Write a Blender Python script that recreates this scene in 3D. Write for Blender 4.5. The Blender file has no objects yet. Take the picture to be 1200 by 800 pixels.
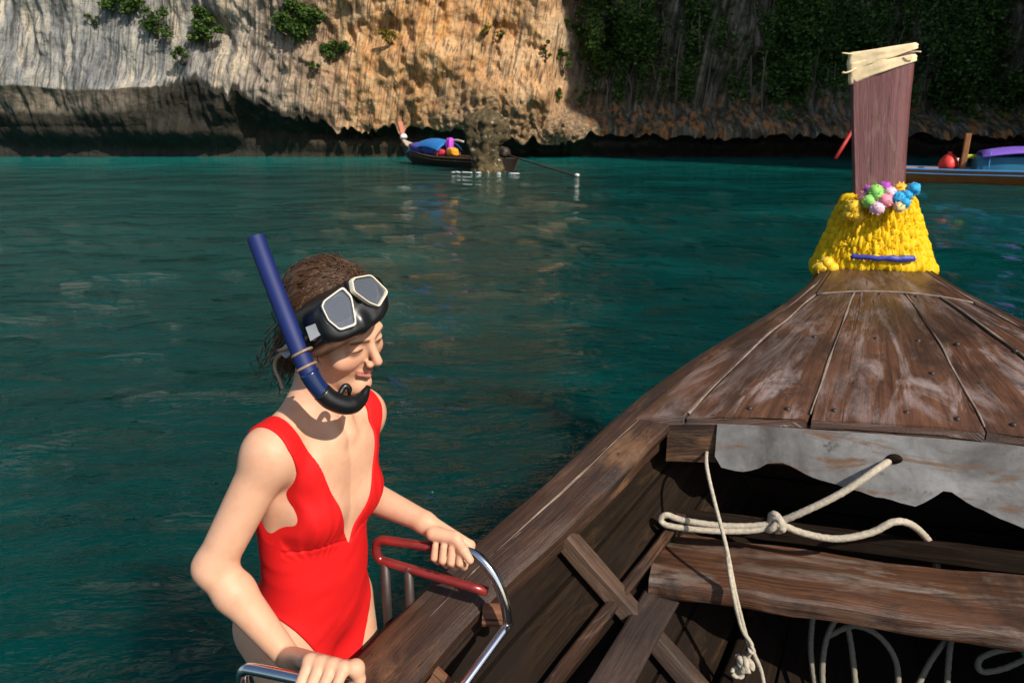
import bpy, math, random
import numpy as np
from mathutils import Vector, Matrix, noise as mnoise

random.seed(7)
RNG = np.random.default_rng(7)
sc = bpy.context.scene
COL = sc.collection
V3 = lambda *a: np.array(a, float)
def nrm(v): v = np.asarray(v, float); return v / (np.linalg.norm(v) + 1e-12)

# ------------------------------------------------------------------ camera, world, sun
CAM = V3(0, 0, 1.8); FOC = 900.0                     # focal length in photo pixels (1200 wide)
PIT, YAW = math.radians(15.8), math.radians(25.6)
cam = bpy.data.cameras.new('camera'); camo = bpy.data.objects.new('camera', cam); COL.objects.link(camo)
cam.lens = FOC / 1200 * 36; cam.sensor_width = 36; cam.clip_start = 0.05; cam.clip_end = 2000
camo.location = CAM; camo.rotation_euler = (math.pi/2 - PIT, 0, YAW)
cam.dof.use_dof = True; cam.dof.focus_distance = 1.75; cam.dof.aperture_fstop = 11.0
sc.camera = camo
HD = V3(-math.sin(YAW), math.cos(YAW), 0); RT = V3(math.cos(YAW), math.sin(YAW), 0)

SUN_EL = math.radians(40); SUN_H = nrm(-HD*0.78 + RT*0.62)          # horizontal direction towards the sun
SUN = V3(*(SUN_H*math.cos(SUN_EL))); SUN[2] = math.sin(SUN_EL)
w = bpy.data.worlds.new('World'); sc.world = w; w.use_nodes = True
nt = w.node_tree; bg = nt.nodes['Background']
sky = nt.nodes.new('ShaderNodeTexSky'); sky.sky_type = 'NISHITA'; sky.sun_disc = False
sky.sun_elevation = SUN_EL; sky.sun_rotation = math.atan2(SUN_H[0], SUN_H[1])
nt.links.new(sky.outputs[0], bg.inputs[0]); bg.inputs[1].default_value = 0.12
sl = bpy.data.lights.new('sun', 'SUN'); sl.energy = 4.6; sl.angle = math.radians(0.55); sl.color = (1, 0.93, 0.82)
so = bpy.data.objects.new('sun', sl); COL.objects.link(so)
so.rotation_euler = Vector(-SUN).to_track_quat('-Z', 'Y').to_euler(); so.location = (3, -3, 8)
sc.view_settings.view_transform = 'Standard'; sc.view_settings.look = 'None'
sc.view_settings.exposure = 0.18; sc.view_settings.gamma = 1.0
sc.cycles.use_denoising = True
sc.cycles.max_bounces = 5; sc.cycles.diffuse_bounces = 2; sc.cycles.glossy_bounces = 3; sc.cycles.transparent_max_bounces = 6; sc.cycles.caustics_reflective = False; sc.cycles.caustics_refractive = False
sc.cycles.sample_clamp_indirect = 4

# ------------------------------------------------------------------ photo pixels to places
def ray(px, py):
    u, v = (px-600)/FOC, (py-400)/FOC
    fw = math.cos(PIT) - v*math.sin(PIT)
    r = HD*fw + RT*u; r[2] = -math.sin(PIT) - v*math.cos(PIT)
    return r
def P(px, py, d): return CAM + ray(px, py)*d
def PZ(px, py, z): r = ray(px, py); return CAM + r*((z-CAM[2])/r[2])
def PPL(px, py, o, n): r = ray(px, py); return CAM + r*(np.dot(o-CAM, n)/np.dot(r, n))

# ------------------------------------------------------------------ numpy noise
def _hash(ix, iy, iz, seed):
    h = (ix.astype(np.int64)*374761393 + iy.astype(np.int64)*668265263 + iz.astype(np.int64)*1274126177 + seed*974711) & 0xffffffff
    h = ((h ^ (h >> 13)) * 1274126177) & 0xffffffff
    h = ((h ^ (h >> 16)) * 2246822519) & 0xffffffff
    return ((h ^ (h >> 15)) & 0xffffff) / float(0xffffff)*2 - 1
def vnoise(x, y, z=None, seed=0):
    x = np.asarray(x, float); y = np.asarray(y, float)
    x, y = np.broadcast_arrays(x, y)
    z = np.zeros_like(x) if z is None else np.broadcast_to(np.asarray(z, float), x.shape)
    ix, iy, iz = np.floor(x), np.floor(y), np.floor(z)
    fx, fy, fz = x-ix, y-iy, z-iz
    fx, fy, fz = [f*f*f*(f*(f*6-15)+10) for f in (fx, fy, fz)]
    r = 0
    for dx in (0, 1):
        for dy in (0, 1):
            for dz in (0, 1):
                r = r + _hash(ix+dx, iy+dy, iz+dz, seed)*(fx if dx else 1-fx)*(fy if dy else 1-fy)*(fz if dz else 1-fz)
    return r
def fbm(x, y, z=None, oct=4, seed=0, gain=.5):
    r, a = 0, 1
    for o in range(oct):
        r = r + a*vnoise(np.asarray(x)*2**o, np.asarray(y)*2**o, None if z is None else np.asarray(z)*2**o, seed+o*17); a *= gain
    return r
def sstep(a, b, x): t = np.clip((np.asarray(x, float)-a)/(b-a), 0, 1); return t*t*(3-2*t)
def lut(x, pts): return np.interp(x, [p[0] for p in pts], [p[1] for p in pts])

# ------------------------------------------------------------------ object helpers
def tag(o, label=None, cat=None, group=None, kind=None):
    if label: o['label'] = label
    if cat: o['category'] = cat
    if group: o['group'] = group
    if kind: o['kind'] = kind
    return o
def mesh_obj(name, verts, faces, mat=None, parent=None, smooth=True, uv=None, sharp=None):
    me = bpy.data.meshes.new(name)
    verts = np.asarray(verts, float).reshape(-1, 3)
    if isinstance(faces, np.ndarray):
        nf, k = faces.shape
        me.vertices.add(len(verts)); me.vertices.foreach_set('co', verts.astype(np.float32).ravel())
        me.loops.add(nf*k); me.loops.foreach_set('vertex_index', faces.astype(np.int32).ravel())
        me.polygons.add(nf); me.polygons.foreach_set('loop_start', np.arange(0, nf*k, k, dtype=np.int32))
        me.update(calc_edges=True); me.validate()
    else:
        me.from_pydata(verts.tolist(), [], [list(map(int, f)) for f in faces])
    if uv is not None:                                    # per-vertex metric uv
        l = me.uv_layers.new(name='UVMap')
        vi = np.zeros(len(me.loops), np.int32); me.loops.foreach_get('vertex_index', vi)
        l.data.foreach_set('uv', np.asarray(uv, np.float32)[vi].ravel())
    if smooth:
        me.polygons.foreach_set('use_smooth', np.ones(len(me.polygons), bool))
        if sharp: 
            try: me.set_sharp_from_angle(angle=math.radians(sharp))
            except Exception: pass
    if mat: me.materials.append(mat)
    o = bpy.data.objects.new(name, me); COL.objects.link(o)
    if parent: o.parent = parent
    return o
def empty(name, loc=(0, 0, 0)):
    o = bpy.data.objects.new(name, None); COL.objects.link(o); o.location = Vector(loc); o.empty_display_size = .1
    return o
def loft_data(pts, closed=True, caps=True):
    pts = np.asarray(pts, float); n, m, _ = pts.shape
    mm = m if closed else m-1
    i, j = np.meshgrid(np.arange(n-1), np.arange(mm), indexing='ij'); j2 = (j+1) % m
    f = np.stack([i*m+j, i*m+j2, (i+1)*m+j2, (i+1)*m+j], -1).reshape(-1, 4)
    faces = [tuple(q) for q in f]
    if caps and closed:
        faces.append(tuple(range(m))[::-1]); faces.append(tuple((n-1)*m+k for k in range(m)))
    du = np.r_[0, np.cumsum(np.linalg.norm(np.diff(pts.mean(1), axis=0), axis=1))]
    dv = np.r_[0, np.cumsum(np.linalg.norm(np.diff(pts[n//2], axis=0), axis=1))]
    uv = np.stack(np.broadcast_arrays(du[:, None], dv[None, :]), -1).reshape(-1, 2)
    return pts.reshape(-1, 3), faces, uv
def merge(parts):
    V, F, U, o = [], [], [], 0
    for v, f, u in parts:
        V.append(v); U.append(u); F += [tuple(k+o for k in q) for q in f]; o += len(v)
    return np.concatenate(V), F, np.concatenate(U)
def loft(name, pts, mat, parent=None, closed=True, caps=True, smooth=True, sharp=None):
    v, f, u = loft_data(pts, closed, caps)
    return mesh_obj(name, v, f, mat, parent, smooth, u, sharp)
def spline(pts, n):
    pts = np.asarray(pts, float); k = len(pts)
    if k == 2: return pts[0] + (pts[1]-pts[0])*np.linspace(0, 1, n)[:, None]
    t = np.linspace(0, k-1-1e-9, n); i = t.astype(int); f = (t-i)[:, None]
    ext = np.vstack([2*pts[0]-pts[1], pts, 2*pts[-1]-pts[-2]])
    p0, p1, p2, p3 = ext[i], ext[i+1], ext[i+2], ext[i+3]
    return .5*((2*p1)+(-p0+p2)*f+(2*p0-5*p1+4*p2-p3)*f*f+(-p0+3*p1-3*p2+p3)*f**3)
def frames(path):
    T = np.gradient(path, axis=0); T /= np.linalg.norm(T, axis=1)[:, None]+1e-12
    a = V3(0, 0, 1) if abs(T[0][2]) < .9 else V3(1, 0, 0)
    N = np.zeros_like(T); N[0] = nrm(np.cross(T[0], a))
    for i in range(1, len(T)):
        v = N[i-1]-T[i]*np.dot(N[i-1], T[i]); N[i] = nrm(v)
    return T, N, np.cross(T, N)
def tube_pts(path, r, seg=10, twist=None, lobes=0):
    path = np.asarray(path, float); T, N, B = frames(path)
    r = np.broadcast_to(np.asarray(r, float), (len(path),))
    a = np.linspace(0, 2*np.pi, seg, endpoint=False)
    rr = np.ones((len(path), seg))*r[:, None]
    if lobes:
        d = np.r_[0, np.cumsum(np.linalg.norm(np.diff(path, axis=0), axis=1))]
        rr = rr*(1+.16*np.abs(np.sin((a[None]*lobes+d[:, None]*twist)/2))-.1)
    return path[:, None]+N[:, None]*(np.cos(a)[None, :, None]*rr[..., None])+B[:, None]*(np.sin(a)[None, :, None]*rr[..., None])
def tube(name, path, r, mat, parent=None, n=None, seg=10, lobes=0, twist=300):
    path = spline(path, n) if n else np.asarray(path, float)
    return loft(name, tube_pts(path, r, seg, twist, lobes), mat, parent)
def tube_d(path, r, n=None, seg=8, lobes=0, twist=300):
    path = spline(path, n) if n else np.asarray(path, float)
    return loft_data(tube_pts(path, r, seg, twist, lobes))
def plank_pts(path, side, up, w, t, c=.006, wob=.0, seed=0):
    """chamfered timber section swept along a path; side/up per path point"""
    path = np.asarray(path, float); n = len(path)
    side = np.broadcast_to(np.asarray(side, float), (n, 3)); up = np.broadcast_to(np.asarray(up, float), (n, 3))
    w = np.broadcast_to(np.asarray(w, float), (n,)); t = np.broadcast_to(np.asarray(t, float), (n,))
    sec = []
    for a, b in ((-1, 0), (1, 0)): pass
    out = np.zeros((n, 12, 3))
    base = [(-.5, -.5, 1, 0), (-.5, -.5, 0, 1), (-.5, .5, 0, -1), (-.5, .5, 1, 0), (-.17, .5, 0, 0), (.17, .5, 0, 0),
            (.5, .5, -1, 0), (.5, .5, 0, -1), (.5, -.5, 0, 1), (.5, -.5, -1, 0), (.17, -.5, 0, 0), (-.17, -.5, 0, 0)]
    s = np.arange(n)
    for k, (a, b, ca, cb) in enumerate(base):
        ow = a*w+ca*c; ot = b*t+cb*c
        if wob:
            ow = ow+wob*vnoise(s*.55+seed*3.1, np.full(n, k//3+seed*1.7)); ot = ot+wob*.6*vnoise(s*.7+9+seed, np.full(n, k*1.3))
        out[:, k] = path+side*ow[:, None]+up*ot[:, None]
    return out
def beam(name, A, B, wdt, thk, up, mat, parent=None, n=8, c=.006, wob=.003, seed=0):
    A, B = np.asarray(A, float), np.asarray(B, float)
    path = spline([A, B], n); T = nrm(B-A); side = nrm(np.cross(T, up)); u2 = np.cross(side, T)
    return loft(name, plank_pts(path, side, u2, wdt, thk, c, wob, seed), mat, parent, sharp=35)
def join_obj(name, parts, mat, parent=None, smooth=True, sharp=None):
    v, f, u = merge(parts); return mesh_obj(name, v, f, mat, parent, smooth, u, sharp)

# ------------------------------------------------------------------ materials
class NT:
    def __init__(s, name):
        s.m = bpy.data.materials.new(name); s.m.use_nodes = True; s.t = s.m.node_tree
        s.b = s.t.nodes['Principled BSDF']; s.out = s.t.nodes['Material Output']
    def n(s, ty, **kw):
        nd = s.t.nodes.new(ty)
        for k, v in kw.items():
            if k.startswith('i_'):
                key = k[2:]
                nd.inputs[int(key) if key.isdigit() else key].default_value = v
            else: setattr(nd, k, v)
        return nd
    def l(s, a, b): s.t.links.new(a, b)
    def coord(s, kind='Object'): return s.n('ShaderNodeTexCoord').outputs[kind]
    def map(s, vec, scale=(1, 1, 1), loc=(0, 0, 0)):
        m = s.n('ShaderNodeMapping'); m.inputs['Scale'].default_value = scale; m.inputs['Location'].default_value = loc
        s.l(vec, m.inputs['Vector']); return m.outputs[0]
    def noise(s, vec, scale=5, detail=4, rough=.55, dist=0):
        nd = s.n('ShaderNodeTexNoise'); nd.inputs['Scale'].default_value = scale; nd.inputs['Detail'].default_value = detail
        nd.inputs['Roughness'].default_value = rough; nd.inputs['Distortion'].default_value = dist
        s.l(vec, nd.inputs['Vector']); return nd.outputs['Fac']
    def ramp(s, fac, stops, interp='LINEAR'):
        r = s.n('ShaderNodeValToRGB'); cr = r.color_ramp; cr.interpolation = interp
        while len(cr.elements) > 1: cr.elements.remove(cr.elements[-1])
        for i, (p, c) in enumerate(stops):
            e = cr.elements[0] if i == 0 else cr.elements.new(p)
            e.position = p
            c = (c, c, c) if isinstance(c, (int, float)) else c
            e.color = (*c[:3], 1)
        s.l(fac, r.inputs[0]); return r.outputs[0]
    def mix(s, fac, a, b, mode='MIX'):
        m = s.n('ShaderNodeMix', data_type='RGBA', blend_type=mode)
        for sock, val in ((m.inputs[0], fac), (m.inputs[6], a), (m.inputs[7], b)):
            if isinstance(val, (int, float)): sock.default_value = val
            elif isinstance(val, tuple): sock.default_value = (*val[:3], 1)
            else: s.l(val, sock)
        return m.outputs[2]
    def math(s, op, a, b=0.0, c=0.0, clamp=False):
        m = s.n('ShaderNodeMath', operation=op, use_clamp=clamp)
        for sock, val in zip(m.inputs, (a, b, c)):
            if isinstance(val, (int, float)): sock.default_value = val
            else: s.l(val, sock)
        return m.outputs[0]
    def bump(s, h, strength=.3, dist=.01, normal=None):
        b = s.n('ShaderNodeBump'); b.inputs['Strength'].default_value = strength; b.inputs['Distance'].default_value = dist
        s.l(h, b.inputs['Height'])
        if normal is not None: s.l(normal, b.inputs['Normal'])
        return b.outputs[0]
    def sep(s, vec):
        x = s.n('ShaderNodeSeparateXYZ'); s.l(vec, x.inputs[0]); return x.outputs
    def set(s, **kw):
        for k, v in kw.items():
            key = k.replace('_', ' ')
            sock = s.b.inputs[key]
            if isinstance(v, (int, float)): sock.default_value = v
            elif isinstance(v, tuple): sock.default_value = (*v[:3], 1) if len(sock.default_value) == 4 else v
            else: s.l(v, sock)
        return s.m
def plain(name, col, rough=.5, metal=0, var=.12, bumps=0, scale=40, coat=0, sheen=0):
    t = NT(name); c = t.coord()
    f = t.noise(c, scale, 4)
    cc = t.mix(f, tuple(x*(1-var*1.6) for x in col), tuple(min(1, x*(1+var*1.6)) for x in col))
    kw = {}
    if bumps: kw['Normal'] = t.bump(f, bumps, .004)
    if coat: kw['Coat_Weight'] = coat
    if sheen: kw['Sheen_Weight'] = sheen
    return t.set(Base_Color=cc, Roughness=rough, Metallic=metal, **kw)

def wood(name, dark, mid, light, wear=.35, rough=(.38, .75), worn=(.30, .25, .21), grime=.5, red=None, seed=0., stain=.6, spec=.4):
    """weathered boat timber: grain along u, worn pale patches, dark oily stains"""
    t = NT(name); uv = t.coord('UV')
    oi = t.n('ShaderNodeObjectInfo'); rnd = oi.outputs['Random']
    off = t.n('ShaderNodeCombineXYZ'); t.l(t.math('MULTIPLY', rnd, 37.0), off.inputs[0]); t.l(t.math('MULTIPLY', rnd, 91.0), off.inputs[1])
    off.inputs[2].default_value = seed
    va = t.n('ShaderNodeVectorMath', operation='ADD'); t.l(uv, va.inputs[0]); t.l(off.outputs[0], va.inputs[1]); v = va.outputs[0]
    grain = t.noise(t.map(v, (3.0, 70, 1)), 1, 6, .65, .6)
    fine = t.noise(t.map(v, (9, 330, 1)), 1, 3, .6)
    blot = t.noise(t.map(v, (1.7, 4.5, 1)), 1, 5, .6, .4)
    wearn = t.noise(t.map(v, (3.2, 14, 1), (5, 3, 0)), 1, 7, .68, .9)
    dirt = t.noise(t.map(v, (5, 8, 1), (1, 9, 0)), 1, 6, .7, .3)
    base = t.ramp(grain, [(.28, dark), (.5, mid), (.72, light)])
    base = t.mix(t.math('MULTIPLY', t.ramp(blot, [(.42, 0), (.62, 1)]), .55), base, mid if red is None else red)
    wm = t.ramp(wearn, [(.62-wear*.35, 0), (.72-wear*.25, 1)])
    pat = t.noise(t.map(v, (1.1, 2.2, 1), (7, 2, 0)), 1, 3, .5, .5)
    wm = t.math('MULTIPLY', wm, t.ramp(pat, [(.40, .12), (.62, 1)]))
    base = t.mix(t.math('MULTIPLY', wm, .8), base, t.mix(fine, tuple(x*.6 for x in worn), worn))
    gm = t.ramp(dirt, [(.52, 0), (.66, 1)])
    base = t.mix(t.math('MULTIPLY', gm, grime), base, (.018, .013, .010))
    spot = t.noise(t.map(v, (30, 40, 1)), 1, 2, .5)
    base = t.mix(t.math('MULTIPLY', t.ramp(spot, [(.72, 0), (.76, 1)]), .7), base, (.012, .01, .008))
    oc = t.coord('Object')
    st = t.noise(t.map(oc, (2.6, 1.9, 2.6), (3.3+seed, 1.7, 0)), 1, 7, .66, .6)
    sm = t.ramp(st, [(.47, 0), (.60, 1)])
    base = t.mix(t.math('MULTIPLY', sm, stain), base, (.016, .011, .009))
    ck = t.noise(t.map(v, (2.2, 55, 1), (2, 7, 0)), 1, 4, .6, 1.2)
    cm = t.ramp(ck, [(.305, 1), (.335, 0)])
    base = t.mix(t.math('MULTIPLY', cm, .85), base, (.008, .006, .005))
    h = t.math('ADD', t.math('MULTIPLY', grain, .7), t.math('MULTIPLY', fine, .4))
    h = t.math('ADD', h, t.math('MULTIPLY', wm, -.45))
    h = t.math('ADD', h, t.math('MULTIPLY', cm, -1.2))
    h = t.math('ADD', h, t.math('MULTIPLY', dirt, .8))
    ro = t.math('ADD', t.math('MULTIPLY', blot, rough[1]-rough[0]), rough[0])
    return t.set(Base_Color=base, Roughness=ro, Specular_IOR_Level=spec, Normal=t.bump(h, .8, .005))

M = {}
M['deck'] = wood('deck_wood', (.028, .013, .008), (.10, .043, .023), (.19, .09, .05), wear=.42, worn=(.42, .33, .31), rough=(.22, .48), grime=.75, stain=.62, spec=.6)  # pale patches are real wear plus varnish sheen painted into the colour
M['hullwood'] = wood('hull_wood', (.014, .008, .005), (.045, .021, .012), (.095, .043, .023), wear=.3, worn=(.26, .13, .06), rough=(.34, .62), grime=.7, stain=.6, spec=.4)
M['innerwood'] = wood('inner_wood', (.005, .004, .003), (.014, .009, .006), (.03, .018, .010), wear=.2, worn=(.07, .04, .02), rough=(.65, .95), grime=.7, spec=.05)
M['ribwood'] = wood('rib_wood', (.035, .02, .012), (.085, .046, .028), (.14, .085, .055), wear=.3, worn=(.26, .18, .13), grime=.5)
M['bracewood'] = wood('brace_wood', (.02, .012, .01), (.05, .03, .024), (.09, .058, .046), wear=.2, worn=(.16, .1, .07), grime=.4)
M['redwood'] = wood('red_wood', (.09, .03, .012), (.2, .075, .03), (.3, .12, .05), wear=.25, worn=(.3, .2, .12), grime=.4)
M['thwart'] = wood('thwart_wood', (.022, .010, .005), (.085, .034, .015), (.17, .078, .038), wear=.36, worn=(.40, .34, .29), grime=.8, stain=.8, seed=4.)
M['postwood'] = wood('post_wood', (.10, .034, .032), (.16, .058, .054), (.21, .08, .072), wear=.26, worn=(.42, .30, .2), rough=(.35, .5), grime=.15, stain=.12)
def grey_plate():
    t = NT('grey_plate'); c = t.coord(); a = t.noise(c, 5, 6, .65, .4); b = t.noise(c, 22, 5, .7); d = t.noise(t.map(c, (3, 3, 14), (4, 0, 0)), 1, 6, .7, .6)
    col = t.ramp(a, [(.32, (.07, .065, .06)), (.48, (.17, .165, .16)), (.66, (.30, .295, .29))])
    col = t.mix(t.math('MULTIPLY', t.ramp(d, [(.52, 0), (.62, 1)]), .85), col, (.16, .075, .03))
    col = t.mix(t.math('MULTIPLY', t.ramp(b, [(.60, 0), (.70, 1)]), .7), col, (.04, .03, .022))
    return t.set(Base_Color=col, Roughness=.5, Specular_IOR_Level=.4, Normal=t.bump(b, .4, .004))
M['greyplate'] = grey_plate()
M['caulk'] = plain('caulk', (.22, .16, .12), .8, var=.55, scale=30)
M['rope'] = plain('rope', (.42, .36, .27), .85, var=.35, bumps=.4, scale=120)
M['darkrope'] = plain('dark_rope', (.2, .18, .13), .9, var=.3, bumps=.4, scale=120)
M['chrome'] = plain('chrome', (.62, .62, .64), .16, 1, var=.1, scale=25)
M['redpaint'] = plain('red_paint', (.26, .03, .028), .25, .35, var=.35, scale=30, coat=.3)
M['darkmetal'] = plain('dark_metal', (.05, .035, .03), .5, .3, var=.3)
M['cream'] = plain('cream_cloth', (.8, .62, .36), .85, var=.15, bumps=.3, scale=60)
M['blueribbon'] = plain('blue_ribbon', (.04, .05, .3), .5, var=.2)
M['black'] = plain('black_silicone', (.008, .008, .009), .32, var=.2)
M['blue'] = plain('blue_snorkel', (.002, .012, .10), .62, var=.15, scale=12)
M['darkblue'] = plain('dark_blue_plastic', (.008, .02, .075), .22, var=.15)
M['frame'] = plain('lens_frame', (.72, .64, .5), .35, var=.06)
M['strap'] = plain('strap', (.3, .2, .12), .35, var=.15)
M['buckle'] = plain('buckle', (.3, .31, .33), .35, var=.1)
def glassy(name, col, alpha):
    t = NT(name); return t.set(Base_Color=col, Roughness=.06, Alpha=alpha, IOR=1.5)
M['lens'] = glassy('tinted_lens', (.16, .18, .22), .42)

# ================================================================== WATER
def build_water():
    nr, na = 420, 560
    r = .4*(700/.4)**np.linspace(0, 1, nr); a = np.linspace(0, 2*np.pi, na, endpoint=False)
    R, A = np.meshgrid(r, a, indexing='ij'); X, Y = R*np.cos(A), R*np.sin(A)
    amp = sstep(90, 8, R)
    cell = R*0.018
    Z = .030*amp*fbm(X*.55+Y*.2, Y*.55-X*.2, oct=2, seed=3)
    Z += .022*sstep(.5, .2, cell)*fbm(X*1.3+Y*.5, Y*1.5-X*.5, oct=2, seed=5)
    Z += .009*sstep(.12, .04, cell)*fbm(X*3.6, Y*4.2, oct=2, seed=8)
    v = np.stack([X, Y, Z], -1).reshape(-1, 3)
    i, j = np.meshgrid(np.arange(nr-1), np.arange(na), indexing='ij'); j2 = (j+1) % na
    f = np.stack([i*na+j, (i+1)*na+j, (i+1)*na+j2, i*na+j2], -1).reshape(-1, 4)
    c = len(v); v = np.vstack([v, [0, 0, 0]])
    cap = np.stack([np.full(na, c), np.arange(na), (np.arange(na)+1) % na, (np.arange(na)+1) % na], -1)
    t = NT('sea_water'); co = t.coord('Object')
    n1 = t.noise(t.map(co, (.05, .05, .05)), 1, 3, .5)
    n2 = t.noise(t.map(co, (.25, .4, .4)), 1, 4, .55, .3)
    col = t.ramp(n1, [(.35, (.0003, .022, .021)), (.65, (.0004, .042, .037))])
    col = t.mix(t.math('MULTIPLY', t.ramp(n2, [(.5, 0), (.75, 1)]), .5), col, (.0008, .092, .082))
    # shallow pale sand near the left-hand cliff foot
    sx = t.n('ShaderNodeVectorMath', operation='DOT_PRODUCT'); t.l(co, sx.inputs[0]); sx.inputs[1].default_value = tuple(HD)
    sr = t.n('ShaderNodeVectorMath', operation='DOT_PRODUCT'); t.l(co, sr.inputs[0]); sr.inputs[1].default_value = tuple(RT)
    sh = t.math('MULTIPLY', t.ramp(t.math('DIVIDE', sx.outputs['Value'], 60.0), [(.45, 0), (.75, 1)]),
                t.ramp(t.math('ADD', t.math('DIVIDE', sr.outputs['Value'], 80.0), .5), [(.1, 1), (.75, .35)]))
    col = t.mix(t.math('MULTIPLY', sh, .8), col, (.006, .20, .17))
    wc = t.n('ShaderNodeCombineXYZ'); t.l(sr.outputs['Value'], wc.inputs[0]); t.l(sx.outputs['Value'], wc.inputs[1]); wc = wc.outputs[0]
    b1 = t.noise(t.map(wc, (1.5, 3.6, 1)), 1, 5, .6, .25)
    b2 = t.noise(t.map(wc, (5, 12, 1)), 1, 4, .6, .2)
    b3 = t.noise(t.map(wc, (.35, .8, 1)), 1, 3, .5, .2)
    h = t.math('ADD', t.math('MULTIPLY', b1, .19), t.math('MULTIPLY', b2, .036))
    h = t.math('ADD', h, t.math('MULTIPLY', b3, .30))
    m = t.set(Base_Color=col, Roughness=.03, IOR=1.33, Normal=t.bump(h, 1.0, 1.0), Specular_IOR_Level=.17, Subsurface_Weight=1.0, Subsurface_Radius=(.5, 1.0, 1.0), Subsurface_Scale=4.0)
    o = mesh_obj('water', v, [tuple(q) for q in f]+[tuple(q[:3]) for q in cap], m)
    tag(o, kind='structure')
build_water()

# ================================================================== CLIFF
DW = 45.0                                            # distance of the cliff foot along the heading
def s_of(px, dep=DW-2): return (px-600)/FOC*dep/math.cos(PIT)*1.0
def z_of(py, dep=DW-2):
    r = ray(600, py); return CAM[2]+r[2]/np.linalg.norm(r[:2])*dep
LIP = [(-200, 100), (0, 103), (130, 108), (200, 108), (240, 104), (285, 116), (330, 122), (365, 135), (395, 142), (425, 153), (470, 150), (540, 146),
       (575, 152), (600, 163), (645, 166), (690, 152), (760, 158), (860, 160), (1000, 155), (1200, 158), (1500, 158)]
def cliff_profile(S, Tt):
    """S along the shore, Tt 0..3; returns depth, z, under-mask"""
    px = 600+S/(DW-2)*FOC*math.cos(PIT)
    zl = 1.8+(145-lut(px, LIP))/FOC*(DW-2)*1.04
    teeth = sstep(180, 240, px)*(.55+.45*sstep(760, 600, px))
    zl = zl+teeth*(.55*np.abs(vnoise(S*.9, S*0, seed=31))+.45*np.abs(vnoise(S*2.6, S*0, seed=32))-.45)+.12*vnoise(S*.5, S*0, seed=33)
    zl = np.maximum(zl, .7)
    zi = np.minimum(zl-.3, np.maximum(.55, 1.7-.5*sstep(200, 380, px)))
    over = 2.0+.5*vnoise(S*.12, S*0, seed=34)
    wig = np.where(px < 200, 0.75, 1.3)
    z = np.where(Tt < 1, -1.2+(zi+1.2)*Tt, np.where(Tt < 2, zi+(zl-zi)*(Tt-1), zl))
    off = np.where(Tt < 1, .9*sstep(.55, 1, Tt), np.where(Tt < 2, .9+(over-.9)*np.clip(Tt-1, 0, 1)**wig, over))
    return px, zl, z, off
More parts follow.
